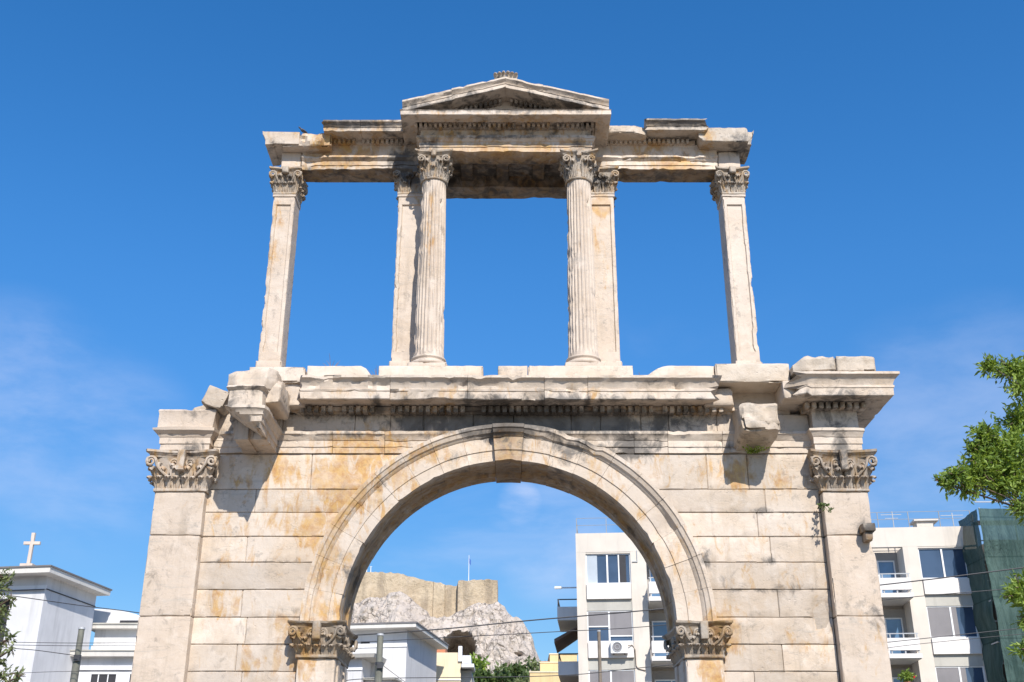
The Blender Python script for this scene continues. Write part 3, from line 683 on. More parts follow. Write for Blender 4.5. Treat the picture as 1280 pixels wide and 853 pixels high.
# ---- outer pilasters with capitals
for sgn in (-1, 1):
    mb = MB(); zs = [0, .5, 1.9, 3.4, 5.09, 6.56, 7.39]
    x0, x1 = (-6.70, -5.76) if sgn < 0 else (5.82, 6.68)
    for a, b in zip(zs, zs[1:]):
        mb.b = (B(.96, 1.04), .04); off = rnd.uniform(-.01, .01)
        def wp(q, n, sgn=sgn):
            if sgn > 0 and q.x > 6.45 and q.y < 20.7 and abs(q.z - 6.5) < .32: q.x -= .12 * (1 - abs(q.z - 6.5) / .32) + .03 * N3(q, 8, 1)
            return q
        block(mb, x0 + off * .3, x1 + off * .3, W - .2, 21.95, a + .004, b - .004, .11, .026, .006, rnd.uniform(0, 50), .02, wp)
    pil = mb.build('outer_pilaster', M['marble_pink'], arch, 25, True)
    mb = MB(); mb.b = (.82, .16) if sgn < 0 else (.62, .16); mb.o = .32 if sgn < 0 else .36
    capital(mb, (x0 + x1) / 2, 21.175, (x1 - x0) / 2, .775, 7.40, 8.16, .22, False, False, 5.5 + sgn)
    mb.build('capital', M['marble'], pil, 50, True)
    if sgn > 0:
        mb = MB(); mb.b = (.55, .12); mb.o = .5
        rough_rock(mb, 6.42, 6.64, 20.12, 20.5, 6.58, 6.72, .03, .05, 2.0, .03); rough_rock(mb, 6.46, 6.60, 20.18, 20.5, 6.42, 6.58, .03, .05, 6.0, .03)
        lab(mb.build('stone_stub', M['marble'], pil, 50, True), 'small brown broken stub on the outer edge')

# ---- lower entablature
ARCH_P = [(-.4, 8.20), (.03, 8.20), (.03, 8.315), (.048, 8.32), (.048, 8.44), (.06, 8.45), (.075, 8.49), (.11, 8.55), (.125, 8.56), (.125, 8.615), (.02, 8.635), (-.4, 8.635)]
mb = MB(); xs = [-5.74, -4.50, -3.45, -2.45, -1.0, -.2, .9, 2.35, 3.0, 4.05, 4.95, 5.78]
for a, b in zip(xs, xs[1:]):
    mb.b = (B(.94, 1.05), 0); sweep(mb, [(a + .004, W), (b - .004, W)], [(o + rnd.uniform(-.004, .004) if o > 0 else o, z) for o, z in ARCH_P], rnd.uniform(0, 40), .10, .005, .10)
archi = mb.build('architrave', M['marble'], arch, 25, True)
mb = MB(); xs = [-5.72, -4.46, -3.05, -2.36, -1.72, -.75, .03, 1.15, 1.72, 2.5, 3.05, 3.98, 4.9, 5.78]
for a, b in zip(xs, xs[1:]):
    mb.b = (B(.9, 1.05), .05); block(mb, a + .003, b - .003, W + .01 + rnd.uniform(-.006, .006), 21.8, 8.645, 9.0, .11, .02, .006, rnd.uniform(0, 40), .02)
mb.build('frieze', M['marble'], arch, 25, True)
COR_P = [(-1.2, 9.10), (.30, 9.115), (.33, 9.10), (.585, 9.085), (.60, 9.10), (.60, 9.235), (.615, 9.25), (.62, 9.29), (.60, 9.30), (.615, 9.36), (.655, 9.44), (.70, 9.475), (.72, 9.485), (.72, 9.535), (.68, 9.545), (-1.2, 9.55)]
def cornice(mb, path, z_off=0.0, seed=0.0, broken=(0, 0), chip=.10, P=COR_P, warp=None): sweep(mb, path, [(o, z + z_off) for o, z in P], seed, .085, .006, chip, broken, warp)
mb = MB(); xs = [-4.02, -2.33, -.85, .62, 1.45, 3.80]
for i, (a, b) in enumerate(zip(xs, xs[1:])):
    mb.b = (B(.96, 1.05), .03); cornice(mb, [(a + .003, W), (b - .003, W)], rnd.uniform(-.008, .008), rnd.uniform(0, 60), (.10 if i == 0 else 0, .35 if i == len(xs) - 2 else 0), .13)
corn = mb.build('cornice', M['marble'], arch, 25, True)
def dentils(mb, x0, x1, yf, yb, z0, z1, pitch=.135, gap=.05, seed=0, miss=.05):
    r = random.Random(seed); x = x0
    while x + pitch - gap < x1:
        if r.random() > miss:
            d = r.uniform(0, .02); mb.b = (r.uniform(.75, .95), r.uniform(.1, .35)); mb.o = r.uniform(.1, .45); block(mb, x, x + pitch - gap, yf + d, yb, z0 + r.uniform(0, .012), z1, .1, .009, .002, r.uniform(0, 30), .01)
        x += pitch
mb = MB(); dentils(mb, -4.1, 4.15, W - .23, W + .1, 8.965, 9.10, seed=1); mb.b = (.9, .2)
sweep(mb, [(-4.25, W), (4.3, W)], [(-.2, 8.99), (.02, 8.99), (.05, 9.02), (.14, 9.03), (.14, 9.098), (-.2, 9.098)], 4, .12, .004, .03, (.1, .1))
mb.build('dentil_course', M['marble'], corn, 25, True)
# missing end of the cornice: broken bed of the corona at the right end
mb = MB(); mb.b = (.95, .1); rough_rock(mb, 3.72, 4.28, 20.28, 21.0, 9.06, 9.42, .07, .08, 3.0); mb.build('broken_stone', M['marble'], corn, 45, True); mb = MB(); mb.b = (.95, .1); rough_rock(mb, -4.45, -3.98, 20.25, 21.2, 9.05, 9.5, .06, .08, 8.0)
mb.build('broken_stone', M['marble'], corn, 45, True)

# entablature over the outer pilasters
FR_T = 9.0
mb = MB(); mb.b = (.98, .05); P = ARCH_P[:-2] + [(.02, 8.64), (.02, FR_T), (-.4, FR_T)]
sweep(mb, [(5.80, 21.9), (5.80, W - .2), (6.64, W - .2), (6.64, 21.9)], P, 11, .10, .005, .06)
block(mb, 5.95, 6.5, W - .05, 21.9, 8.22, FR_T - .01, .2, .01)
e_r = mb.build('corner_entablature', M['marble'], arch, 25, True)
mb = MB(); mb.b = (1.0, .05)
def wpr(q):
    if q.x < 5.62: q.z += .10 * max(0, N3(q, 3, 3)) ; q.y += .25 * max(0, (5.62 - q.x)) * (1 + N3(q, 4, 1))
    return q
cornice(mb, [(5.50, W - .2), (6.62, W - .2), (6.62, 21.9)], 0, 21, (.4, 0), .10, [(o if o > -.5 else -.4, z) for o, z in COR_P], wpr)
block(mb, 5.6, 6.3, W - .1, 21.8, 9.1, 9.53, .2, .01); rough_rock(mb, 5.18, 5.62, 19.98, 20.9, 9.1, 9.46, .07, .08, 17)
cr_ = mb.build('cornice', M['marble'], e_r, 25, True)
mb = MB(); dentils(mb, 5.62, 6.86, W - .44, W, 8.975, 9.1, seed=5, miss=0); mb.b = (.8, .2); block(mb, 5.7, 6.74, W - .30, W, 8.99, 9.1, .12, .01); mb.build('dentil_course', M['marble'], e_r, 25, True)
mb = MB(); mb.b = (1.0, .02); P2 = ARCH_P[:6] + [(.08, 8.50), (.16, 8.56), (.17, 8.62), (.10, 8.64), (.10, 8.90), (.12, 8.96), (.10, 8.99), (-.4, 8.99)]
sweep(mb, [(-6.68, 21.9), (-6.68, W - .2), (-5.80, W - .2), (-5.80, 21.9)], P2, 14, .10, .006, .12)
block(mb, -6.5, -5.95, W - .05, 21.9, 8.22, 8.97, .2, .01)
mb.build('corner_entablature', M['marble_pink'], arch, 25, True)
mb = MB(); mb.b = (.9, .15)
for q in ((-5.93, -5.50, 20.2, 20.9, 9.02, 9.40, .05, .08, 31, .05, .38, 4), (-6.25, -5.72, 20.6, 21.5, 8.84, 9.20, .05, .09, 38, .06, -.32, 5), (-5.75, -5.25, 20.65, 21.6, 8.7, 9.3, .06, .1, 41)):
    mb = MB(); mb.b = (.95, .12); rough_rock(mb, *q); mb.build('broken_stone', M['marble_grey'], arch, 24, True)

# broken entablature block that projected over the lost left column
mb = MB(); mb.b = (.99, .04); BX0, BX1, BY = -5.14, -4.55, 19.12
P3 = [(-.25, 8.20), (.02, 8.20), (.02, 8.32), (.04, 8.325), (.04, 8.44), (.06, 8.45), (.075, 8.49), (.11, 8.55), (.125, 8.56), (.125, 8.615), (.02, 8.64), (.02, 8.93), (.05, 8.96), (.08, 8.99), (.05, 9.03), (-.25, 9.05)]
def wl_(q):
    # the lower left corner has sheared away on a slope
    k = (q.x + 4.62) * -1.0
    lim = 8.22 + max(0, k) * .72 + .05 * FB(q, 3, 5)
    if q.y < 19.7 and q.z < lim and k > 0:
        q.z = lim; q.y += .10
    if q.y < 19.3 and q.x > -4.62 and q.z > 8.7: q.x -= .10 * max(0, FB(q, 2.2, 3) + .3); q.y += .12 * max(0, FB(q, 2, 7) + .2)
    return q
sweep(mb, [(BX0, W + .05), (BX0, BY), (BX1, BY), (BX1, W + .05)], P3, 17, .07, .006, .10, (0, 0), wl_)
block(mb, BX0 + .06, BX1 - .06, BY + .12, W + .1, 8.235, 9.04, .1, .02, .008, 7, .03, lambda q, n: wl_(q))
rough_rock(mb, -5.26, -4.36, 19.22, 20.9, 9.0, 9.40, .10, .065, 55, .10, -.07, 10); rough_rock(mb, -4.72, -4.28, 19.35, 20.3, 8.78, 9.25, .09, .07, 57, .1)
lab(mb.build('projecting_block', M['marble'], arch, 40, True), 'large broken entablature block jutting out at the left')
# stump at the right
mb = MB(); mb.b = (1.02, .05)
def wst(q, n):
    f = max(0, 20.5 - q.y) / .7
    q.z -= .10 * f * (1 if q.z > 8.7 else -.0); q.x += .05 * N3(q, 2.5, 4)
    if q.y < 20.1: q.y += .06 * FB(q, 5, 2)
    if q.z < 8.45 : q.z += .10 * f
    return q + Vector((0, 1, 0)) * .04 * FB(q, 3, 12)
block(mb, 4.28, 4.99, 19.72, W + .1, 8.26, 9.02, .06, .07, .02, 9, .05, wst)
lab(mb.build('projecting_block', M['marble_grey'], arch, 45, True), 'rough grey stump jutting out at the right')
mb = MB(); mb.b = (.8, .1); block(mb, 4.22, 5.45, 20.66, 21.8, 9.0, 9.54, .12, .03, .01, 12); mb.build('broken_stone', M['marble'], arch, 40, True)

# attic blocks lying on the cornice
def attic(a, b, z0, z1, y0, y1, seed, mat='marble', br=1.0, warp=None, chip=.03):
    mb = MB(); mb.b = (br, .03); block(mb, a, b, y0, y1, z0, z1, .10, chip, .008, seed, .028, warp); mb.build('attic_block', M[mat], arch, 26, True)
def rl(q, n):
    if q.x > -2.95 and q.z > 9.6: q.z -= max(0, (q.x + 2.95)) ** 2 * 4.0
    return q
def rr_(q, n):
    if q.x < 3.05 and q.z > 9.6: q.z -= min(.24, max(0, (3.05 - q.x)) ** 2 * 1.1)
    return q
attic(-3.97, -2.70, 9.556, 9.83, 20.12, 21.6, 61, 'marble', 1.02, rl)
attic(-2.58, -.56, 9.556, 9.815, 20.08, 21.9, 62, 'marble', 1.06); attic(-.27, .30, 9.556, 9.81, 20.08, 21.9, 63, 'marble', 1.0); attic(.31, 2.34, 9.556, 9.815, 20.08, 21.9, 64, 'marble', 1.03)
attic(2.60, 3.92, 9.556, 9.83, 20.12, 21.6, 65, 'marble', 1.0, rr_)
attic(3.93, 5.36, 9.46, 9.85, 20.05, 21.7, 66, 'marble_grey', 1.1, None, .05); attic(-5.10, -4.02, 9.50, 9.82, 20.15, 21.7, 67, 'marble', 1.03, None, .05)
def rsl(q, n):
    if q.x < 5.62: q.z -= max(0, q.z - 9.6) * min(1, (5.62 - q.x) * 2.2); q.y += (5.62 - q.x) * .4
    if q.z > 9.8: q.z += .025 * FB(q, 3, 2) - .03 * CH(q, 2.5, 8, .05, .1)
    if q.y < 19.9: q.y += .03 * FB(q, 5, 4)
    return q
mb = MB(); mb.b = (1.0, .12)
block(mb, 5.36, 6.17, 19.75, 21.4, 9.57, 9.89, .07, .05, .012, 71, .03, rsl); block(mb, 6.18, 6.92, 19.73, 21.4, 9.56, 9.87, .07, .05, .012, 73, .03, rsl)
mb.build('attic_block', M['marble_grey'], arch, 45, True)

# ---- upper storey: four panelled pilasters
UY = 21.0
def panel_pilaster(x0, x1, y1, z0, z1, seed, erode=0, br=1.0):
    mb = MB(); mb.b = (br, .02)
    fx = [x0 + .075, x0 + .09, x1 - .09, x1 - .075]; fz = [z0 + .22, z0 + .235, z1 - .235, z1 - .22]
    def wp(q, n):
        if n.y < -.5 and abs(n.x) < .5 and abs(n.z) < .5:
            if x0 + .083 < q.x < x1 - .083 and z0 + .228 < q.z < z1 - .228: q.y += .035
        if erode and (q.x - (x0 + x1) / 2) * erode > .1:
            c = (.022 * CH(q, 1.3, seed, .16, .03) + .010 * CH(q, 5.5, seed + 3, .12, .08)) * (1 if q.z < z1 - 1.0 else .5); q.x -= erode * c
            if q.y < UY + .1: q.y += c * .6
        return q
    block(mb, x0, x1, UY, y1, z0, z1, .075, .028, .006, seed, .02, wp, fx, fz)
    mb.b = (br, .0); block(mb, x0 - .035, x1 + .035, UY - .035, y1 + .035, z0 - .16, z0 + .02, .1, .03, .005, seed + 2, .03)
    block(mb, x0 - .06, x1 + .06, UY - .06, y1 + .06, z0 - .50, z0 - .16, .1, .03, .005, seed + 3, .03)
    block(mb, x0 - .02, x1 + .02, UY - .02, y1 + .02, z1 - .035, z1 + .03, .1, .012, .004, seed + 5, .015)
    return mb.build('upper_pilaster', M['marble_pink'], arch, 25, True)
for i, (x0, x1, y1, er, so) in enumerate(((-5.16, -4.70, 21.56, -1, .06), (-2.46, -1.72, 22.1, -1, .25), (1.46, 2.20, 22.1, 0, .22), (4.56, 5.04, 21.56, 1, .10))):
    p = panel_pilaster(x0, x1, y1, 10.27, 14.17, 80 + i * 3.3, er, 1.0)
    mb = MB(); mb.b = (.80, so * .8); mb.o = .34
    capital(mb, (x0 + x1) / 2, (UY + y1) / 2, (x1 - x0) / 2 - .01, (y1 - UY) / 2, 14.20, 14.83, .14, True, False, 9.0 + i, .12)
    mb.build('capital', M['marble_grey'], p, 50, True)
# weathered relief of flute holes handled in the column: two fluted columns
def column(cx_, cy, seed):
    mb = MB(); mb.b = (.98, .02); NF, PT = 24, 6; z0, z1 = 10.12, 14.17; NZ = 46; rings = []
    for j in range(NZ + 1):
        t = j / NZ; z = z0 + (z1 - z0) * t; r = .300 - .045 * t ** 1.4 + (.02 * max(0, 1 - t * 30))
        dep = .026 * min(1, max(0, (t - .02) / .02)) * min(1, max(0, (.985 - t) / .015)); ring = []
        for k in range(NF * PT):
            a = 2 * math.pi * k / (NF * PT); ph = (k % PT) / PT
            fl = 0 if ph < .17 else math.sin((ph - .12) / .88 * math.pi)
            p0 = Vector((cx_ + r * math.cos(a), cy + r * math.sin(a), z))
            er = .024 * CH(p0, 2.4, seed, .24, .06)
            er2 = (max(0, -math.cos(a) * .9 + .1)) * .026 * CH(p0, 4.0, seed + 5, .02, .15)
            rr = r - max(dep * fl, min(.03, er + er2)) + .003 * N3(p0, 8, seed)
            for hz, ha in ((13.85, -1.45), (12.55, -1.7), (13.65, -.75)):
                d = math.hypot((z - hz) / .06, (a - (ha % (2 * math.pi))) / .18)
                if d < 1: rr -= .07 * (1 - d)
            ring.append(mb.vert((cx_ + rr * math.cos(a), cy + rr * math.sin(a), z)))
        rings.append(ring)
    m = NF * PT
    for a, b in zip(rings, rings[1:]):
        for k in range(m): mb.face(a[k], a[(k + 1) % m], b[(k + 1) % m], b[k])
    mb.face(*reversed(rings[0])); mb.face(*rings[-1])
    col = mb.build('fluted_column', M['marble_pink'], arch, 30, True)
    mb = MB(); mb.b = (1.0, .02)
    pr = [(.37, 9.93)] + [(.36 + .035 * math.cos(q), 9.975 + .045 * math.sin(q)) for q in [(-1.3 + .4 * i) for i in range(7)]] + [(.335, 10.03), (.325, 10.05), (.335, 10.07)] + [(.325 + .025 * math.cos(q), 10.10 + .03 * math.sin(q)) for q in [(-1.2 + .4 * i) for i in range(7)]] + [(.31, 10.14)]
    lathe(mb, cx_, cy, pr, 40); block(mb, cx_ - .385, cx_ + .385, cy - .385, cy + .385, 9.80, 9.935, .1, .03, .006, seed, .03)
    mb.build('column_base', M['marble_pink'], col, 40, True)
    mb = MB(); mb.b = (.78, .12); mb.o = .34; capital(mb, cx_, cy, .262, .262, 14.17, 14.82, .145, True, True, seed, .08)
    mb.build('capital', M['marble_grey'], col, 50, True)
column(-1.66, 20.57, 3.0); column(1.42, 20.57, 7.0)

# ---- upper entablature, left and right wings
UA = [(-.55, 14.835), (-.05, 14.835), (.0, 14.835), (.0, 14.925), (.018, 14.93), (.018, 15.03), (.035, 15.04), (.07, 15.085), (.085, 15.095), (.085, 15.14), (.0, 15.155), (.0, 15.47), (-.55, 15.47)]
UC = [(-.55, 15.54), (.20, 15.55), (.23, 15.53), (.43, 15.52), (.445, 15.53), (.445, 15.61), (.46, 15.62), (.45, 15.63), (.465, 15.66), (.50, 15.705), (.53, 15.72), (.53, 15.76), (.49, 15.77), (-.55, 15.775)]
def upper_wing(name_label, xs, seed):
    mb = MB()
    for a, b in zip(xs, xs[1:]):
        mb.b = (B(.95, 1.05), .06); mb.o = .30; sweep(mb, [(a + .003, UY), (b - .003, UY)], UA, rnd.uniform(0, 50), .10, .006, .12, warp=lambda q: q + Vector((0, 0, .03 * CH(q, 2.0, 6, .15, .1) if q.z < 14.9 else 0)))
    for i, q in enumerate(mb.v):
        if q[2] < 14.9 and q[1] > UY + .02: mb.w[i] = (.55, .38, .62, 1)  # beam underside: shade put into the colour, mixed with grime
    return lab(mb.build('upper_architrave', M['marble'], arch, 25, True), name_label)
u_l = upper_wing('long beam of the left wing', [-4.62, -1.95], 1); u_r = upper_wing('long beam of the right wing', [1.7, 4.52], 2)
mb = MB(); mb.b = (1.08, 0); block(mb, -5.07, -4.64, UY - .01, 21.55, 14.84, 15.25, .12, .02, .004, 5); mb.build('end_block', M['marble_pink'], u_l, 25, True)
mb = MB(); mb.b = (1.02, .04); block(mb, 4.54, 5.02, UY + .03, 21.55, 14.84, 15.30, .12, .02, .004, 6); mb.build('end_block', M['marble_pink'], u_r, 25, True)
mb = MB()
for i, (a, b) in enumerate(((-4.10, -3.30), (-3.30, -1.9))):
    mb.b = (.94, .12); mb.o = .22; sweep(mb, [(a + .003, UY), (b - .003, UY)], UC, 30 + i * 5, .085, .005, .10, (.10 if i == 0 else 0, 0))
def jag(q, n):
    if q.z > 15.5: q.z += .05 * FB(q, 2.6, 3) - .06 * CH(q, 2.2, 5, .08, .05)
    if q.y < 20.9: q.y += .05 * FB(q, 3.5, 9) + .05 * CH(q, 2.4, 2, .1, .05)
    return q
mb.b = (.98, .06)
block(mb, -5.04, -3.96, 20.70, 21.5, 15.26, 15.58, .06, .045, .012, 91, .03, jag)
sweep(mb, [(-5.06, 21.56), (-5.06, 20.72)], [(o * .74, (z - 15.52) * 1.25 + 15.27) for o, z in UC], 93, .07, .006, .10, (0, .12))
c_l = mb.build('upper_cornice', M['marble'], arch, 25, True)
mb = MB(); dentils(mb, -4.15, -2.05, UY - .13, UY + .1, 15.44, 15.545, .105, .042, 9); mb.b = (.85, .15); block(mb, -4.2, -2.0, UY - .05, UY + .1, 15.45, 15.55, .15, .01); mb.build('dentil_course', M['marble'], c_l, 25, True)
mb = MB(); mb.b = (.96, .10); sweep(mb, [(2.95, UY), (4.20, UY)], [(o, z + .035) for o, z in UC], 37, .085, .005, .10, (.08, .12))
mb.b = (1.06, .0); rough_rock(mb, 1.95, 2.95, 20.58, 21.5, 15.51, 15.69, .035, .07, 95, .07)
mb.b = (.9, .12); rough_rock(mb, 4.08, 5.16, 20.66, 21.5, 15.33, 15.69, .04, .075, 97, .06)
mb.b = (.9, .2); sweep(mb, [(5.03, 20.74), (5.03, 21.56)], [(o * .50, (z - 15.52) * 1.3 + 15.30) for o, z in UC], 99, .07, .006, .10, (.12, 0))
c_r = mb.build('upper_cornice', M['marble_grey'], arch, 25, True)
mb = MB(); dentils(mb, 1.95, 4.0, UY - .13, UY + .1, 15.44, 15.545, .105, .042, 19, 0); mb.b = (.85, .1); block(mb, 1.9, 4.05, UY - .05, UY + .1, 15.45, 15.55, .15, .01); mb.build('dentil_course', M['marble'], c_r, 25, True)

# ---- central aedicule: beams, cornice and pediment
AX0, AX1, AY0, AY1 = -1.97, 1.70, 20.30, 22.25; ACN = (AX0 + AX1) / 2
AA = [(-.5, 14.83), (.0, 14.83), (.0, 14.94), (.018, 14.945), (.018, 15.055), (.04, 15.065), (.075, 15.12), (.09, 15.13), (.09, 15.19), (.0, 15.205), (.0, 15.41), (-.5, 15.41)]
mb = MB(); mb.b = (1.0, .06); mb.o = .30
def chipb(q):
    if q.z < 14.87: q.z += .025 * CH(q, 1.6, 4, .16, .05)
    return q
sweep(mb, [(AX0, AY1), (AX0, AY0), (AX1, AY0), (AX1, AY1), (AX0 + .01, AY1)], AA, 44, .10, .006, .09, warp=chipb)
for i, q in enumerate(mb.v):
    if q[1] > 21.2 or (q[2] < 14.86 and q[1] > AY0 + .06): mb.w[i] = (.35, .40, .55, 1)  # back beam and undersides darkened by painted shade as well as grime
mb.b = (.5, .5); mb.o = .3; block(mb, AX0 + .45, AX1 - .45, AY0 + .4, AY1 - .4, 15.12, 15.40, .2, .02, .01)          # ceiling slab and ribs, shade painted into their colour along with grime
for x in (-1.15, -.35, .45): block(mb, x, x + .28, AY0 + .45, AY1 - .45, 15.0, 15.16, .2, .03, .01, x)
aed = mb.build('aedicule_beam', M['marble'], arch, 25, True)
AC = [(-.4, 15.455), (.16, 15.46), (.18, 15.43), (.46, 15.415), (.475, 15.425), (.475, 15.53), (.49, 15.54), (.47, 15.56), (-.4, 15.565)]
mb = MB(); mb.b = (.98, .06); mb.o = .25; sweep(mb, [(AX0 + .08, AY1), (AX0 + .08, AY0 - .04), (AX1 - .08, AY0 - .04), (AX1 - .08, AY1)], AC, 47, .09, .005, .05)
ped = mb.build('pediment_cornice', M['marble'], arch, 25, True)
mb = MB(); dentils(mb, AX0 - .12, AX1 + .12, AY0 - .19, AY0 + .1, 15.365, 15.455, .105, .042, 29, 0.02); mb.b = (.8, .25); block(mb, AX0 - .04, AX1 + .04, AY0 - .07, AY0 + .2, 15.375, 15.455, .15, .01)
mb.build('dentil_course', M['marble'], ped, 25, True)
# raking cornices: the cornice profile sheared up to the apex
PX0, PX1 = ACN - 2.19, ACN + 2.19; SL = .585 / 2.19
RC = [(-.3, .075), (.12, .085), (.14, .055), (.455, .045), (.47, .055), (.47, .13), (.485, .14), (.475, .15), (.49, .185), (.52, .215), (.54, .235), (.54, .275), (.50, .285), (-.3, .29)]
mb = MB()
for s, xs in ((-1, (2.19, 1.15, .0)), (1, (.0, .80, 2.19))):
    for i in range(2):
        a, b = ACN + s * xs[i], ACN + s * xs[i + 1]
        mb.b = (B(.96, 1.03), .05)
        o = .02 if (s, i) in ((-1, 0),) else 0.0
        sweep(mb, [(min(a, b) + .0006, AY0 - .04), (max(a, b) - .0006, AY0 - .04)], [(p, z + 15.485) for p, z in RC], 52 + s * 3 + i, .085, .006, .10, warp=lambda q, o=o: q + Vector((0, 0, SL * (2.19 - abs(q.x - ACN)) - o)))
mb.b = (.95, .08); mb.build('raking_cornice', M['marble'], ped, 25, True)
mb = MB(); mb.b = (.9, .1)
v0 = [mb.vert((ACN - 1.75, y, 15.55)) for y in (AY0 + .02, AY1)]; v1 = [mb.vert((ACN + 1.75, y, 15.55)) for y in (AY0 + .02, AY1)]; v2 = [mb.vert((ACN, y, 16.14)) for y in (AY0 + .02, AY1)]
mb.face(v0[0], v1[0], v2[0]); mb.face(v0[1], v2[1], v1[1]); mb.face(v0[0], v2[0], v2[1], v0[1]); mb.face(v1[0], v1[1], v2[1], v2[0])
mb.build('tympanum', M['marble'], ped, None, True)
mb = MB(); r = random.Random(7)
for s in (-1, 1):
    d = .12; mb = MB()
    while d < 1.75:
        x = ACN + s * d; z = 15.485 + .08 + SL * (2.19 - d) - .015; mb.b = (r.uniform(.7, .9), r.uniform(.1, .4))
        sh = lambda q, n, x=x, s=s: q + Vector((0, 0, -s * SL * (q.x - x)))
        block(mb, x - .032, x + .032, AY0 - .14, AY0 + .06, z - .09, z, .1, .008, .002, d, .01, sh); d += .105
    mb.build('dentil_course', M['marble'], ped, 25, True)
# roof slabs of the pediment block
mb = MB(); mb.b = (.95, .1); a = [mb.vert((ACN + x, y, z)) for y in (AY0 - .2, AY1 + .35) for x, z in ((-2.24, 15.56), (-2.24, 15.71), (0, 16.30), (2.24, 15.71), (2.24, 15.56), (0, 16.15))]
for f in ((0, 1, 2, 5), (5, 2, 3, 4), (6, 11, 8, 7), (11, 10, 9, 8), (1, 7, 8, 2), (2, 8, 9, 3), (0, 5, 11, 6), (5, 4, 10, 11), (0, 6, 7, 1), (4, 3, 9, 10)): mb.face(*[a[i] for i in f])
mb.build('pediment_roof', M['marble'], ped, None, True)
# acroterion
mb = MB(); mb.b = (.98, .14); block(mb, ACN - .25, ACN + .25, AY0 - .42, AY0 + .3, 16.29, 16.43, .07, .02, .01, 3, .02)
for i, x in enumerate((-.23, -.14, -.05, .05, .14, .23)): leaf(mb, (ACN + x * .9, AY0 - .34, 16.41), (x * .8, -1), .20 - abs(x) * .25, .10, .05, i); leaf(mb, (ACN + x * .85, AY0 - .20, 16.41), (x, .6), .23 - abs(x) * .2, .10, .05, i + 3)
mb.build('acroterion', M['marble_grey'], ped, 50, True)

# ---- plants and a bird on the arch
def weed(name, p, n, h, label, mat, spread=.12, seed=1, leafy=False, fall=0.0, group=None):
    r = random.Random(seed); mb = MB(); p = Vector(p)
    for i in range(n):
        a = r.uniform(0, 6.28); d = Vector((math.cos(a) * spread * r.random(), math.sin(a) * spread * r.random() * .6, 0)); hh = h * r.uniform(.5, 1)
        pts = [p + d + Vector((math.cos(a) * spread * t * t * 1.2, math.sin(a) * spread * t * t - fall * t * .5, hh * t * (1 - fall * 1.9 * t))) for t in (0, .25, .5, .75, 1)]
        mb.b = (r.random(), 0); tube(mb, pts, [.006, .005, .005, .004, .002], 4)
        if leafy:
            for q in pts[1:]:
                for _ in range(4):
                    w = Vector((r.uniform(-1, 1), r.uniform(-1, .2), r.uniform(-.6, 1))).normalized(); u = w.orthogonal().normalized(); L = r.uniform(.04, .075)
                    mb.b = (r.random(), 0); ids = [mb.vert(q), mb.vert(q + w * L * .5 + u * L * .28), mb.vert(q + w * L), mb.vert(q + w * L * .5 - u * L * .28)]; mb.face(*ids)
    return tag(mb.build(name, mat, None, None, loc=p), label, 'plant', group)
weed('dry_weed', (-3.55, 20.35, 9.82), 6, .32, 'thin dry weed on the leftmost flat attic block of the arch', M['weed'], .10, 1)
weed('dry_weed', (-2.64, 20.25, 9.55), 12, .30, 'reddish dry weed in the gap left of the left fluted column', M['weed'], .09, 2)
weed('dry_weed', (2.50, 20.25, 9.55), 7, .18, 'short dry weed in the gap right of the right fluted column', M['weed'], .08, 3)
weed('creeping_plant', (5.74, 20.55, 7.10), 5, .34, 'dark green plant hanging in the crack beside the right pilaster capital', M['leaf_dark'], .07, 4, True, .9)
weed('grass_tuft', (4.62, 20.5, 8.17), 10, .10, 'small green tuft under the grey stump on the right', M['leaf'], .12, 5, True, .5)
def bird(p, label):
    t = thing('pigeon', label, 'bird', p); mb = MB(); p = Vector(p); K = .62
    ax = Vector((-.75, -.5, .25)).normalized(); pts = [(-.17, .008), (-.12, .028), (-.06, .05), (.0, .062), (.06, .055), (.10, .034), (.13, .028), (.155, .033), (.18, .026), (.195, .01), (.215, .003)]
    tube(mb, [p + K * (Vector((0, 0, .09)) + ax * d + Vector((0, 0, .35 * max(0, d - .05)))) for d, _ in pts], [K * q for _, q in pts], 10)
    for s in (-1, 1): tube(mb, [p + K * Vector((.0, .018 * s, .06)), p + K * Vector((.008, .02 * s, -.01))], .004, 5)
    mb.build('body', M['bird'], t, 60)
    for s in (-1, 1):
        mb = MB(); tube(mb, [p + K * (Vector((0, 0, .10)) + ax * d + Vector((.02, .05 * s, -.01))) for d in (-.15, -.06, .02, .07)], [.003, .011, .016, .006], 6); mb.build('wing', M['bird'], t, 60)
bird((-4.58, 20.72, 15.585), 'small dark pigeon perched on the top left end of the arch')

# ================================================================ THE CITY BEHIND
def frame(O, yaw): return Matrix.Translation(Vector((O[0], O[1], 0))) @ Matrix.Rotation(yaw, 4, 'Z')
def part(name, mat, parent, T, boxes, bev=False, smooth=None):
    mb = MB(); mb.T = T
    for b in boxes: box(mb, *b)
    return mb.build(name, M[mat], parent, smooth)
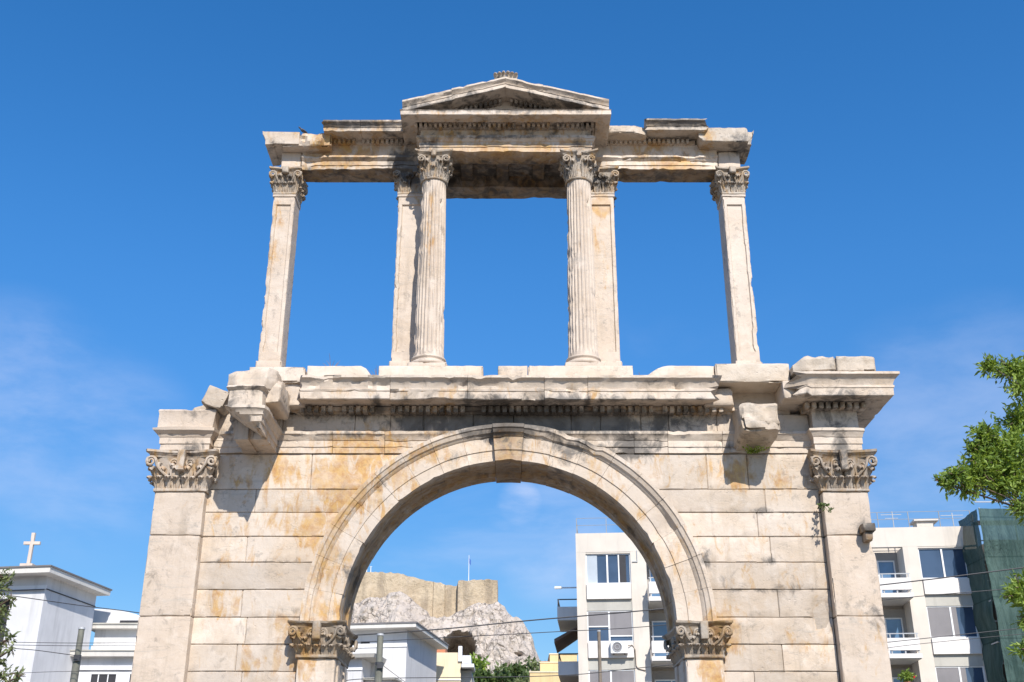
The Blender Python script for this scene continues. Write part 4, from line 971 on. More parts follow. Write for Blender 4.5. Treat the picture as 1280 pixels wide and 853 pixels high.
# ---- apartment block
T = frame((3.5, 60.9), math.atan2(-1.7, 21.6)); TOP = 16.5; FH = 3.07; U1 = 21.45
o0 = T @ Vector((U1 / 2, 6, 0))
apt = thing('apartment_building', 'cream five-storey apartment block with white balconies, partly behind the right side of the arch', 'building', o0)
bx = [(.02, U1 - .02, 1.55, 12, .1, TOP - .35), (0, U1, 0, .30, 15.44, TOP), (0, .25, .30, 12.0, 15.44, TOP), (U1 - .25, U1, .30, 12.0, 15.44, TOP), (.25, U1 - .25, 11.75, 12.0, 15.44, TOP), (0, U1, 0, 1.55, .1, 1.3)]
for a, b in ((0, .52), (2.95, 3.80), (8.2, 8.9), (12.5, 13.2), (17.5, 18.30), (20.75, U1)): bx.append((a, b, 0.004, 1.56, 1.3, 15.44))
bx.append((0.003, .3, .3, 12.0 - .003, .1, 15.44))
part('wall', 'cream', apt, T, bx)
bays = ((.52, 2.95), (8.9, 12.5), (18.30, 20.75)); logs = ((3.80, 8.2), (13.2, 17.5))
mats_w = M['white_metal']
for fl in range(5):
    zt = 15.36 - FH * fl; zb = zt - 1.64; below = zt - FH
    for bi, (a, b) in enumerate(bays):
        part('concrete_band', 'concrete', apt, T, [(a, b, .06, 1.5, below + .0, below + .60)])
        part('window_parapet', 'cream_panel', apt, T, [(a + .02, b - .02, -.10, 1.5, below + .60, zb - .02)])
        mb = MB(); mb.T = T; w = .06
        for q in ((a, b, .10, .2, zb - .02, zb + w), (a, b, .10, .2, zt - w, zt), (a, a + w, .10, .2, zb + w, zt - w), (b - w, b, .10, .2, zb + w, zt - w)): box(mb, *q)
        mid = a + (b - a) * (.48 if bi == 0 else .50)
        box(mb, mid - .045, mid + .045, .09, .2, zb + w, zt - w)
        if bi == 0 and fl == 0: box(mb, a + 1.75, a + 1.82, .09, .2, zb + w, zt - w)
        if bi == 0 and fl == 1: box(mb, a + w, mid - .045, .09, .2, zb + .78, zb + .84); box(mb, mid + .045, b - w, .09, .2, zb + .28, zb + .34)
        win = mb.build('window', mats_w, apt, None)
        part('glass_pane', 'glass', win, T, [(a + w, b - w, .15, .17, zb + w, zt - w)])
        if (bi, fl) == (0, 0): part('curtain', 'curtain', win, T, [(a + w, a + .62, .12, .149, zb + w, zt - w)]); part('open_sash', 'dark', win, T, [(a + 1.83, a + 2.18, .11, .148, zb + w, zt - w)])
        elif fl == 1 or fl > 1 and bi != 1:
            hh = .84 if bi == 0 and fl == 1 else w
            part('roller_shutter', 'blind', win, T, [(a + w, mid - .045, .12, .149, zb + hh, zt - w), (mid + .045, b - w - (.85 if bi == 2 else 0), .12, .149, zb + (.34 if bi == 0 else w), zt - w)])
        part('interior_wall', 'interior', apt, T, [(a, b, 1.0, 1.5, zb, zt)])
        part('window_lintel', 'cream', apt, T, [(a, b, .02, 1.5, zt, zt + .085 if fl == 0 else zt + .004)]) if fl == 0 else None
    for li, (a, b) in enumerate(logs):
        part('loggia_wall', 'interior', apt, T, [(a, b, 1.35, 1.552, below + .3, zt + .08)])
        bal = part('balcony', 'cream_panel', apt, T, [(a + .05, b - .05, -.95, -.82, below + .70, zb - .12), (a + .05, a + .17, -.82, -.02, below + .70, zb - .12), (b - .17, b - .05, -.82, -.02, below + .70, zb - .12), (a + .02, b - .02, -1.0, 1.35, below + .30, below + .52)])
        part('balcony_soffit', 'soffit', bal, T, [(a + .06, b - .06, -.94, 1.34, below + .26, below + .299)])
        rb = [(a + .05, b - .05, -.90, -.85, zb + .08, zb + .13)]
        for q in range(7): rb.append((a + .1 + (b - a - .26) * q / 6, a + .16 + (b - a - .26) * q / 6, -.90, -.85, below + .5, zb + .08))
        part('balcony_rail', 'metal', bal, T, rb)
        for da in ((a + .2, a + 2.0), (b - 2.0, b - .2)):
            mb = MB(); mb.T = T; w = .07
            for q in ((da[0], da[1], 1.25, 1.34, zt - .45, zt - .38), (da[0], da[0] + w, 1.25, 1.34, below + .52, zt - .45), (da[1] - w, da[1], 1.25, 1.34, below + .52, zt - .45), ((da[0] + da[1]) / 2 - .04, (da[0] + da[1]) / 2 + .04, 1.25, 1.34, below + .52, zt - .45)): box(mb, *q)
            d = mb.build('balcony_door', mats_w, apt, None); part('glass_pane', 'glass_bright', d, T, [(da[0] + w, da[1] - w, 1.29, 1.31, below + .52, zt - .45)])
    if fl < 4:   # side wall balconies towards the lane
        zs = below + .30
        bl = part('balcony', 'cream_panel', apt, T, [(-1.25, 0, 4.6, 8.8, zs, zs + .2), (-1.25, -1.13, 4.6, 8.8, zs + .2, zs + .75), (-1.13, 0, 4.6, 4.72, zs + .2, zs + .75), (-1.13, 0, 8.68, 8.8, zs + .2, zs + .75)])
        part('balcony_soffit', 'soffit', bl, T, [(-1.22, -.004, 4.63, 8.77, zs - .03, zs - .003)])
        part('balcony_rail', 'dark_metal', bl, T, [(-1.23, -1.17, 4.65, 8.75, zs + 1.15, zs + 1.21), (-1.17, 0, 4.65, 4.71, zs + 1.15, zs + 1.21), (-1.23, -1.17, 4.65, 4.71, zs + .75, zs + 1.15), (-1.23, -1.17, 8.69, 8.75, zs + .75, zs + 1.15)])
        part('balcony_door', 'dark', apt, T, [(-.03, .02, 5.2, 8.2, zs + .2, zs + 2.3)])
        if fl >= 1:
            mb = MB(); mb.T = T; a = [mb.vert(q) for q in ((-.02, 4.6, zs + 2.75), (-.02, 8.8, zs + 2.75), (-1.45, 8.8, zs + 2.0), (-1.45, 4.6, zs + 2.0), (-.02, 4.6, zs + 2.70), (-.02, 8.8, zs + 2.70), (-1.45, 8.8, zs + 1.78), (-1.45, 4.6, zs + 1.78))]
            for f in ((0, 1, 2, 3), (7, 6, 5, 4), (0, 3, 7, 4), (1, 5, 6, 2), (3, 2, 6, 7)): mb.face(*[a[i] for i in f])
            mb.build('awning', M['awning'], apt, None)
rb = []
for z in (TOP + .85, TOP + .45): rb.append((.05, U1 - .1, .05, .075, z, z + .022)); rb.append((.05, .075, .08, 11.9, z, z + .022))
for q in range(14): rb.append((.05 + (U1 - .2) * q / 13, .09 + (U1 - .2) * q / 13, .05, .09, TOP, TOP + .85))
for q in range(6): rb.append((.05, .09, 1.5 + 2 * q, 1.54 + 2 * q, TOP, TOP + .85))
part('roof_rail', 'rail_metal', apt, T, rb)
part('chimney', 'cream', apt, T, [(18.6, 19.5, .6, 1.4, TOP - .4, TOP + .45), (18.45, 19.75, .5, 1.5, TOP + .45, TOP + .56)])
part('aerial', 'metal', apt, T, [(17.4, 17.44, .8, .84, TOP - .3, TOP + 1.1), (16.8, 17.9, .81, .83, TOP + .9, TOP + .93), (17.0, 17.7, .81, .83, TOP + .7, TOP + .73)])
part('aerial', 'metal', apt, T, [(20.6, 20.64, .8, .84, TOP - .3, TOP + .95), (20.0, 21.2, .81, .83, TOP + .8, TOP + .83)])
part('downpipe', 'metal', apt, T, [(3.30, 3.34, -.05, -.01, 14.9, 15.5), (3.04, 3.34, -.05, -.01, 14.86, 14.9)])
part('wall_lamp', 'white_metal', apt, T, [(-1.2, 0, 2.5, 2.6, 14.0, 14.06), (-1.3, -.9, 2.45, 2.65, 13.98, 14.1)])
# air conditioner hanging under the second window
p = T @ Vector((2.15, -.3, 9.85))
ac = thing('air_conditioner', 'white box air conditioner hung below a grey-shuttered window of the cream apartment block', 'air conditioner', p)
z = 10.0
part('casing', 'white_metal', ac, T, [(1.72, 2.62, -.46, -.14, z, z + .62)]); mb = MB(); mb.T = T
tube(mb, [(2.06 + .24 * math.cos(a), -.475, z + .31 + .24 * math.sin(a)) for a in [2 * math.pi * i / 20 for i in range(21)]], .022, 5)
tube(mb, [(2.06 + .12 * math.cos(a), -.475, z + .31 + .12 * math.sin(a)) for a in [2 * math.pi * i / 16 for i in range(17)]], .015, 5); mb.build('grille', M['metal'], ac, 60)
mb = MB(); mb.T = T; ids = [mb.vert((2.06 + .22 * math.cos(a), -.463, z + .31 + .22 * math.sin(a))) for a in [2 * math.pi * i / 20 for i in range(20)]]; mb.face(*ids); mb.build('fan', M['blind'], ac, None)
part('bracket', 'dark_metal', ac, T, [(1.85, 1.90, -.45, -.1, z - .05, z - .003), (2.42, 2.47, -.45, -.1, z - .05, z - .003)])
mb = MB(); mb.T = T; tube(mb, [(2.62, -.25, z + .4), (2.85, -.14, z + .45), (3.0, -.05, z + .2), (3.02, -.04, z - .6), (3.12, -.03, z - .75), (3.5, -.03, z - .85)], .025, 6); mb.build('hose', M['pale_pole'], ac, 60)

# ---- building wrapped in green netting
nb = thing('scaffolded_building', 'building under scaffolding wrapped in dark green netting at the right edge', 'building', (32, 62, 0))
NX0, NX1, NY, NZ = 24.25, 42.0, 57.0, 16.85
mb = MB()
def netsheet(p0, du, dv, nu, nv, nrm, seed):
    ids = []
    for j in range(nv + 1):
        row = []
        for i in range(nu + 1):
            q = Vector(p0) + Vector(du) * (i / nu) + Vector(dv) * (j / nv)
            q += Vector(nrm) * (.16 * FB(q, .6, seed) + .10 * abs(math.sin(q.z * math.pi / 2.05)) + .07 * FB((q.x * 2.2, q.y * 2.2, q.z * .4), 1.0, seed + 4)); row.append(mb.vert(q))
        ids.append(row)
    for j in range(nv):
        for i in range(nu): mb.face(ids[j][i], ids[j][i + 1], ids[j + 1][i + 1], ids[j + 1][i])
netsheet((NX0, NY, .2), (NX1 - NX0, 0, 0), (0, 0, NZ - .2), 50, 48, (0, -1, 0), 3); netsheet((NX0, NY, .2), (0, 2.6, 0), (0, 0, NZ - .2), 8, 48, (-1, 0, 0), 8)
mb.build('netting', M['net'], nb, 60)
part('wall', 'concrete', nb, None, [(25.3, 42, 58.6, 70, .1, 15.6)])
pb = []
for i in range(9): x = NX0 + .12 + i * 2.2; pb += [(x, x + .06, NY + .12, NY + .18, .1, NZ + .1), (x, x + .06, NY + 1.15, NY + 1.21, .1, NZ)]
for i in range(8): z = 1.9 + i * 2.05; pb += [(NX0, NX1, NY + .18, NY + .23, z + 1.0, z + 1.05), (NX0, NX1, NY + .25, NY + 1.1, z, z + .05)]
part('scaffold_frame', 'metal', nb, None, pb)
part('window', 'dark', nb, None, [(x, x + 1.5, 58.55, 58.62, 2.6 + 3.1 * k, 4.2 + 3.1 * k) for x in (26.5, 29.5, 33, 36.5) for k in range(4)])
for q in ((25.5, 13.2), (25.5, 12.5), (26.5, 9.2)): part('warning_lamp', 'dark_metal', nb, None, [(q[0], q[0] + .12, NY - .24, NY - .1, q[1], q[1] + .2), (q[0] + .03, q[0] + .09, NY - .1, NY + .15, q[1] + .08, q[1] + .12)])

# ---- church tower at the left
YAW = -math.atan(.157)
Tc = frame((-22.79, 55.0), YAW)
def eave(mb, x0, x1, y0, y1, z0, z1, bat=.12):
    a = [mb.vert(p) for p in ((x0 + bat, y0 + bat, z0), (x1 - bat, y0 + bat, z0), (x1 - bat, y1 - bat, z0), (x0 + bat, y1 - bat, z0), (x0, y0, z1), (x1, y0, z1), (x1, y1, z1), (x0, y1, z1))]
    for f in ((0, 3, 2, 1), (4, 5, 6, 7), (0, 1, 5, 4), (1, 2, 6, 5), (2, 3, 7, 6), (3, 0, 4, 7)): mb.face(*[a[i] for i in f])
ch = thing('church_tower', 'plain white square church tower with wide flat eaves at the left edge', 'church', Tc @ Vector((-2.5, 2.5, 0)))
wl2 = [(-5.2, 0, 0, 4.9, .1, 8.4), (-5.2, -3.6, 0, 4.9, 8.4, 11.9), (-1.75, 0, 0, 4.9, 8.4, 11.9), (-3.6, -1.75, .5, 4.9, 8.4, 11.9), (-5.2, 0, 0, 4.9, 11.9, 13.0)]
part('wall', 'white', ch, Tc, wl2)
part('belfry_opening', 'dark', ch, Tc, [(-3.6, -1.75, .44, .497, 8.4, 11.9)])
part('string_course', 'white_trim', ch, Tc, [(-5.25, .05, -.07, -.003, 12.30, 12.48)])
part('conduit', 'cable', ch, Tc, [(.003, .04, .02, 4.9, 12.30, 12.345), (-5.2, .003, -.11, -.073, 12.25, 12.29)])
mb = MB(); mb.T = Tc; eave(mb, -5.9, .62, -.9, 5.2, 12.93, 13.19, .02); rf = mb.build('eave', M['pale_eave'], ch, None)
part('roof_edge', 'roof_felt', ch, Tc, [(-5.95, .67, -.95, 5.25, 13.193, 13.27)])
cp = at(36, 704, 57.2)
cr_t = thing('cross', 'pale stone cross standing on the roof of the white church tower', 'cross', (cp.x, cp.y, 13.28))
mb = MB(); box(mb, cp.x - .55, cp.x + .55, cp.y - .4, cp.y + .4, 13.28, 13.75); box(mb, cp.x - .32, cp.x + .32, cp.y - .3, cp.y + .3, 13.75, 13.98); mb.build('plinth', M['cross'], cr_t, None)
mb = MB(); block(mb, cp.x - .085, cp.x + .085, cp.y - .085, cp.y + .085, 13.98, 15.62, .2, .01, .002, 1, .03); block(mb, cp.x - .42, cp.x + .42, cp.y - .08, cp.y + .08, 15.0, 15.165, .2, .01, .002, 2, .03); mb.build('cross_arms', M['cross'], cr_t, 30)
# ---- low white hall beside the tower
hl = thing('white_hall', 'low white hall with two stepped cornices, between the church tower and the arch', 'building', (-18.5, 63, 0))
part('wall', 'white', hl, None, [(-22.7, -13.5, 58.6, 68, .1, 9.55), (-22.1, -13.5, 60.6, 68, 9.55, 11.25)])
mb = MB(); eave(mb, -23.1, -13.2, 58.1, 60.58, 9.55, 9.80, .05); eave(mb, -22.5, -13.2, 60.1, 68.5, 11.25, 11.45, .05); mb.build('cornice', M['pale_eave'], hl, None)
part('cornice_cap', 'concrete', hl, None, [(-23.15, -13.15, 58.05, 60.57, 9.803, 9.86), (-22.55, -13.15, 60.05, 68.5, 11.453, 11.52)])
part('upper_band', 'white_trim', hl, None, [(-22.15, -13.5, 60.48, 60.597, 10.1, 10.42)])
part('string_course', 'white_trim', hl, None, [(-22.75, -13.5, 58.5, 58.597, 8.93, 9.14)])
for x0 in (-21.3, -19.35, -17.4, -15.45):
    wn_ = part('window', 'white_trim', hl, None, [(x0, x0 + .08, 58.52, 58.62, 6.2, 8.80), (x0 + 1.34, x0 + 1.42, 58.52, 58.62, 6.2, 8.80), (x0 + .08, x0 + 1.34, 58.52, 58.62, 8.72, 8.80), (x0 + .42, x0 + .47, 58.54, 58.62, 6.2, 8.72), (x0 + .90, x0 + .95, 58.54, 58.62, 6.2, 8.72)])
    part('glass_pane', 'dark', wn_, None, [(x0 + .08, x0 + 1.34, 58.57, 58.597, 6.2, 8.72)])
mb = MB(); N = 10; rr = [[mb.vert((-22.6 + 3.3 * math.sin(math.pi / 2 * i / N), y, 11.5 + .95 * math.cos(math.pi / 2 * i / N))) for i in range(N + 1)] + [mb.vert((-22.6, y, 11.5))] for y in (61.2, 66.5)]
for i in range(N): mb.face(rr[0][i], rr[0][i + 1], rr[1][i + 1], rr[1][i])
mb.face(*rr[0]); mb.face(*reversed(rr[1])); mb.build('roof_vault', M['white'], hl, 40)
part('roof_vent', 'dark', hl, None, [(-20.9, -19.9, 60.7, 61.2, 11.52, 11.75), (-18.9, -18.3, 60.7, 61.2, 11.52, 11.68)])

# ---- white house seen through the arch
Th = frame((-6.876, 75.0), YAW)
hs_ = thing('white_house', 'white house with flat projecting eaves and a porch, seen low through the arch', 'house', Th @ Vector((-4, 4.5, 0)))
part('wall', 'white', hs_, Th, [(-9.0, 0, 0, 9.0, .1, 13.6)])
mb = MB(); mb.T = Th; eave(mb, -9.8, .8, -.9, 9.2, 13.56, 13.80, .02); mb.build('eave', M['pale_eave'], hs_, None)
part('roof_edge', 'roof_felt', hs_, Th, [(-9.85, .85, -.95, 9.25, 13.803, 13.90)])
part('string_course', 'white_trim', hs_, Th, [(-9.0, .04, -.06, -.003, 12.45, 12.62)])
part('wall_slot', 'dark', hs_, Th, [(-3.1, -2.5, -.02, -.002, 12.72, 12.85), (-5.1, -4.5, -.02, -.002, 12.72, 12.85)])
po = part('porch', 'white', hs_, Th, [(-8.6, -2.3, -2.2, -.004, .1, 11.45)])
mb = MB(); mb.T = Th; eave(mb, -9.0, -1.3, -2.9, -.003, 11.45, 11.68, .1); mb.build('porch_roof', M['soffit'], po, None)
part('porch_trim', 'white_trim', po, Th, [(-8.6, -2.25, -2.27, -2.203, 10.75, 10.92)])
part('porch_door', 'interior', po, Th, [(-5.6, -3.2, -2.24, -2.202, 7.0, 10.65)])
lt = part('low_wing', 'white', hs_, Th, [(-2.28, -.5, -1.5, -.004, .1, 10.2)]); part('roof_edge', 'concrete', lt, Th, [(-2.29, -.2, -1.9, -.003, 10.2, 10.32)])
# ---- yellow houses
yh = thing('yellow_house', 'pale yellow house with a terracotta ridge and white corner pillar beside the white house', 'house', (-4.2, 89, 0))
part('wall', 'pale_yellow', yh, None, [(-7.5, -3.78, 85.5, 94, .1, 13.55)])
part('side_wall', 'concrete', yh, None, [(-3.776, -3.0, 86.2, 94, .1, 12.35)])
part('corner_pillar', 'white_trim', yh, None, [(-3.98, -3.70, 85.35, 85.8, 12.9, 14.0)])
part('balcony', 'white_trim', yh, None, [(-3.67, -3.05, 85.3, 88, 12.75, 13.32), (-3.72, -2.8, 85.1, 88.2, 12.45, 12.7)])
part('roof', 'tile', yh, None, [(-7.5, -5.0, 86.2, 93.5, 13.55, 14.15)])
part('string_course', 'cream_panel', yh, None, [(-7.5, -3.75, 85.42, 85.497, 11.55, 11.65)])
y2 = thing('yellow_house', 'small stepped ochre yellow house squeezed against the left side of the apartment block', 'house', (3.0, 88, 0))
part('wall', 'yellow', y2, None, [(1.3, 3.9, 84.6, 86.6, .1, 12.0), (2.1, 4.6, 86.6, 92, .1, 12.95), (2.85, 4.9, 86.9, 92, 12.95, 13.6)])
part('coping', 'pale_yellow', y2, None, [(1.25, 3.95, 84.55, 86.59, 12.0, 12.1), (2.05, 4.65, 86.55, 86.88, 12.95, 13.03), (2.8, 4.95, 86.85, 92, 13.6, 13.68)])
part('gutter', 'tile', y2, None, [(2.2, 2.84, 87.2, 91, 12.95, 13.15)])

# ---- hill, rock and fortress wall far behind
def lerp_tab(tab, x):
    if x <= tab[0][0]: return tab[0][1]
    for (a, p), (b, q) in zip(tab, tab[1:]):
        if x <= b: return p + (q - p) * (x - a) / (b - a)
    return tab[-1][1]
mb = MB(); nx, ny = 60, 40; ids = []
for j in range(ny + 1):
    row = []
    for i in range(nx + 1):
        x = -260 + 420 * i / nx; y = 98 + 300 * j / ny; t = max(0, (y - 100) / 240)
        e = min(1, max(0, (x + 250) / 60)) * min(1, max(0, (150 - x) / 120))
        row.append(mb.vert((x, y, -.6 + e * 36 * min(1, t) ** 1.3 + (2.0 * FB((x, y, 0), .03) * min(1, t * 3)))))
    ids.append(row)
for j in range(ny):
    for i in range(nx): mb.face(ids[j][i], ids[j][i + 1], ids[j + 1][i + 1], ids[j + 1][i])
h = mb.build('hill', M['shrub_ground'], None, 60); h['kind'] = 'structure'
RT = [(-74, 14), (-68, 40), (-62, 57), (-56, 61), (-49.4, 64), (-46, 66.5), (-44, 67.3), (-40, 66.6), (-37, 68.6), (-34, 68.6), (-31, 66), (-29, 63.5), (-25, 61), (-22, 59.8), (-19.5, 60.6), (-17, 62.5), (-13, 64.0), (-10.5, 65), (-4.5, 65.3), (-2.5, 64.2), (0, 62), (3.2, 59.8), (4.6, 57), (6.0, 55), (6.8, 52), (8.2, 48.4), (9.4, 44), (13, 30), (18, 22), (30, 10)]
mb = MB(); X = [-74 + i * .55 for i in range(int(104 / .55) + 1)]; NV = 96; ids = []
for j in range(NV + 1):
    row = []; v = j / NV
    for x in X:
        H = lerp_tab(RT, x) + 1.0 * FB((x, 3, 0), .35, 4)
        if v <= .85:
            t = v / .85; z = 14 + (H - 14) * t; p = Vector((x, 0, z)); y = 322 + 26 * t ** 1.5
            y += -3.5 * FB(p, .055, 3, 4) - 2.6 * abs(FB((p.x, 0, p.z * .6), .20, 9, 5)) - 1.6 * abs(FB((p.x, 0, p.z * .7), .55, 5, 4))
            d = math.hypot((x + 16.2) / 5.2, max(0, z - 47.5) / 8.2 if z > 47.5 else (z - 47.5) / 6)
            d += .25 * N3((x, 0, z), .3, 2)
            if d < 1: y += 27 * min(1, (1 - d) * 14)
            d2 = math.hypot((x - 1.5) / 1.6, (z - 48.2) / .9)
            if d2 < 1: y += 4 * (1 - d2)
            xx = x + 1.2 * FB(p, .12, 17)
        else:
            t = (v - .85) / .15; z = H - t * t * (H - 14) * .7; y = 348 - 2.6 * abs(FB((x, 0, H * .6), .20, 9, 5)) - 3.5 * FB((x, 0, H), .055, 3, 4) * (1 - t) + t * 30; xx = x + 1.2 * FB((x, 0, H), .12, 17)
        row.append(mb.vert((xx, y, z)))
    ids.append(row)
for j in range(NV):
    for i in range(len(X) - 1): mb.face(ids[j][i], ids[j][i + 1], ids[j + 1][i + 1], ids[j + 1][i])
rk = mb.build('rock_cliff', M['rock'], None, 50); rk['kind'] = 'structure'
FT = [(-60, 76.2), (-51.8, 75.9), (-45, 76.1), (-38, 75.7), (-35, 75.3), (-30, 73.8), (-24, 72.5), (-20, 71.6), (-17.2, 71.5), (-16.8, 72.4), (-12.5, 72.8), (-9, 73.0), (-4.6, 72.8), (-4.4, 72.6)]
mb = MB(); X = sorted(set([-60 + .8 * i for i in range(70)] + [-41.0, -40.2, -24.6, -24.2, -21.2, -20.8, -17.3, -16.7, -4.5])); X = [x for x in X if x <= -4.5]; NV = 22; fr = []
for j in range(NV + 1):
    row = []
    for x in X:
        H = lerp_tab(FT, x) + .45 * N3((x, 0, 0), .55, 2) + .25 * N3((x, 0, 0), 1.9, 5); z = 56.5 + (H - 56.5) * j / NV
        y = 354.0 + .25 * (72 - z) * -.25
        if x > -17: y -= 3.0
        for a, b, q in ((-46.5, -44.5, .35), (-24.6, -21, .7), (-12, -11.2, .3)):
            if a <= x <= b: y -= q
        y -= .35 * FB((x, 0, z), .25, 3)
        row.append(mb.vert((x, y, z)))
    fr.append(row)
bk = [[mb.vert((x, 364, 56.5 + (lerp_tab(FT, x) - 56.5) * j / 2)) for x in X] for j in (0, 1, 2)]
for j in range(NV):
    for i in range(len(X) - 1): mb.face(fr[j][i], fr[j][i + 1], fr[j + 1][i + 1], fr[j + 1][i])
for i in range(len(X) - 1): mb.face(fr[NV][i], fr[NV][i + 1], bk[2][i + 1], bk[2][i]); mb.face(bk[0][i + 1], bk[0][i], bk[1][i], bk[1][i + 1]); mb.face(bk[1][i + 1], bk[1][i], bk[2][i], bk[2][i + 1])
mb.face(*([fr[j][-1] for j in range(NV + 1)] + [bk[2][-1], bk[1][-1], bk[0][-1]])); mb.face(*([fr[j][0] for j in range(NV, -1, -1)] + [bk[0][0], bk[1][0], bk[2][0]]))
tag(mb.build('fortress_wall', M['fort'], None, 40), 'long ochre fortress wall with a square bastion on top of the far rock', 'wall')
fp = Vector((-13.6, 352, 72.6)); fg = thing('flagpole', 'tall white flagpole with a small flag on the far bastion', 'flagpole', fp)
mb = MB(); tube(mb, [fp, fp + Vector((0, 0, 8.2))], [.14, .07], 6); mb.build('pole', M['white_metal'], fg, 60)
mb = MB(); a = [[mb.vert(fp + Vector((.1 + .5 * i * .35, .15 * math.sin(i * 2 + j), 7.3 - j * .55 - i * .25))) for i in range(4)] for j in range(4)]
b = [[mb.vert(Vector(mb.v[q]) + Vector((0, .03, 0))) for q in row] for row in a]
for j in range(3):
    for i in range(3): mb.face(a[j][i], a[j][i + 1], a[j + 1][i + 1], a[j + 1][i]); mb.face(b[j][i + 1], b[j][i], b[j + 1][i], b[j + 1][i + 1])
mb.build('flag', M['blue_flag'], fg, 60)
for px, hh, lb in ((458.5, 3.4, 'taller pale mast on the far fortress wall, beside the left edge of the arch opening'), (463.5, 2.2, 'shorter pale mast on the far fortress wall, right of the taller mast')):
    q = at(px, 712, 355); q.z = 75.7; mb = MB(); tube(mb, [q, q + Vector((0, 0, hh))], [.16, .1], 6); tube(mb, [q + Vector((-.4, 0, hh * .93)), q + Vector((.4, 0, hh * .93))], .07, 5); tag(mb.build('mast', M['white_metal'], None, 60, loc=q), lb, 'mast')

# ---- poles and overhead cables
def pole(px, py, Y, r, label, mat, box_at=None, thick=None):
    p = at(px, py, Y); t = thing('utility_pole', label, 'pole', (p.x, p.y, .1 if Y > 47 else 0)); mb = MB()
    zs = [0, p.z * .5, p.z]; tube(mb, [(p.x, p.y, z) for z in zs], [r * 1.15, r * 1.07, r], 10); mb.build('shaft', mat, t, 40)
    mb = MB(); tube(mb, [(p.x, p.y, p.z), (p.x, p.y, p.z + .08)], [r * 1.2, r * 1.1], 10); mb.build('cap', M['metal'], t, 40)
    if box_at:
        q = at(px, box_at, Y); mb = MB(); tube(mb, [(p.x, p.y, q.z - .06), (p.x, p.y, q.z + .06)], r * 1.25, 10); box(mb, p.x - .05, p.x + .18, p.y - r - .12, p.y - r + .02, q.z - .2, q.z + .02); mb.build('clamp', M['dark_metal'], t, 40)
        mb = MB(); tube(mb, [(p.x, p.y, 0), (p.x, p.y, q.z - .08)], r * 1.28, 10); mb.build('sleeve', mat, t, 40)
pole(102, 787, 48, .125, 'green-grey wooden pole in front of the low white hall', M['wood'], 821)
pole(475.5, 795, 46, .125, 'green-grey wooden pole in front of the white house seen through the arch', M['wood'], 830)
pole(748.5, 790, 50, .075, 'thin brown pole in front of the cream apartment block', M['pale_pole'])
def cable(pts, Y, label, r=.018, group='overhead cables across the street'):
    mb = MB(); P = [at(x, y, Y) for x, y in pts]; Q = []
    for i in range(len(P) - 1):
        p0, p1, p2, p3 = P[max(i - 1, 0)], P[i], P[i + 1], P[min(i + 2, len(P) - 1)]
        for k in range(6):
            t = k / 6; Q.append(.5 * ((2 * p1) + (p2 - p0) * t + (2 * p0 - 5 * p1 + 4 * p2 - p3) * t * t + (3 * p1 - p0 - 3 * p2 + p3) * t ** 3))
    Q.append(P[-1]); tube(mb, Q, r, 5); tag(mb.build('cable', M['cable'], None, 60), label, 'cable', group)
cable([(300, 802), (430, 795), (553, 786.5), (660, 776), (840, 760), (1105, 731), (1215, 718), (1330, 703)], 46.0, 'thick black cable, uppermost of those crossing the arch opening', .026)
cable([(300, 810), (430, 804), (560, 797), (693, 790), (835, 781), (1105, 750), (1240, 738), (1330, 730)], 46.4, 'thin black cable just below the thick one across the arch opening', .016)
cable([(430, 851), (480, 848), (690, 845), (810, 834), (1110, 803), (1215, 792), (1330, 780)], 46.7, 'lower black cable crossing the foot of the apartment block windows', .016)
cable([(1040, 822), (1110, 810), (1190, 801), (1330, 788)], 47.1, 'lowest black cable sagging before the balconies at the right', .012)
cable([(-60, 736), (15, 745), (100, 757), (172, 766), (300, 785)], 46.2, 'cable slanting down across the white church tower', .018)
cable([(-60, 801), (20, 803), (90, 804), (172, 804), (300, 806)], 46.5, 'level cable across the low white hall, upper of a close pair', .012)
cable([(-60, 805), (20, 806.5), (90, 807.5), (172, 807.5), (300, 809)], 46.8, 'level cable across the low white hall, lower of a close pair', .012)
cable([(-60, 800), (12, 810), (45, 813), (97, 820)], 47.6, 'slack cable running from the left tree down to the green-grey pole', .016)
cable([(-60, 845), (24, 841.5), (84, 839.5), (172, 839), (300, 839)], 47.0, 'lowest cable crossing the hall windows at the left', .010)
cable([(476, 830), (500, 848), (520, 862)], 46.0, 'stay wire slanting down right from the pole before the white house', .012)

# ---- trees and bushes
def leafy(mb, c, rad, n, L, wd, seed, squash=.8, droop=.15, bias=None):
    r = random.Random(seed); c = Vector(c)
    for _ in range(n):
        d = Vector((r.gauss(0, 1), r.gauss(0, 1), r.gauss(0, 1) * squash + .1)).normalized(); k = r.random() ** .5
        tip = c + d * rad * k * r.uniform(.75, 1.15); tw = (d + Vector((r.gauss(0, .4), r.gauss(0, .4), r.gauss(0, .4) - droop))).normalized()
        tone = min(1, max(0, r.gauss(.45, .22)))
        for q in range(5):
            w = (tw + Vector((r.gauss(0, .55), r.gauss(0, .55), r.gauss(0, .55)))).normalized(); u = w.cross(Vector((r.gauss(0, 1), r.gauss(0, 1), r.gauss(0, 1)))).normalized(); l = L * r.uniform(.7, 1.25); p = tip - tw * (q * L * .38)
            nn = w.cross(u) * l * .08; mb.b = (min(1, max(0, tone + r.gauss(0, .12))), 0)
            a = [mb.vert(p), mb.vert(p + w * l * .45 + u * wd + nn), mb.vert(p + w * l), mb.vert(p + w * l * .45 - u * wd + nn)]
            mb.face(a[0], a[1], a[2]); mb.face(a[0], a[2], a[3])
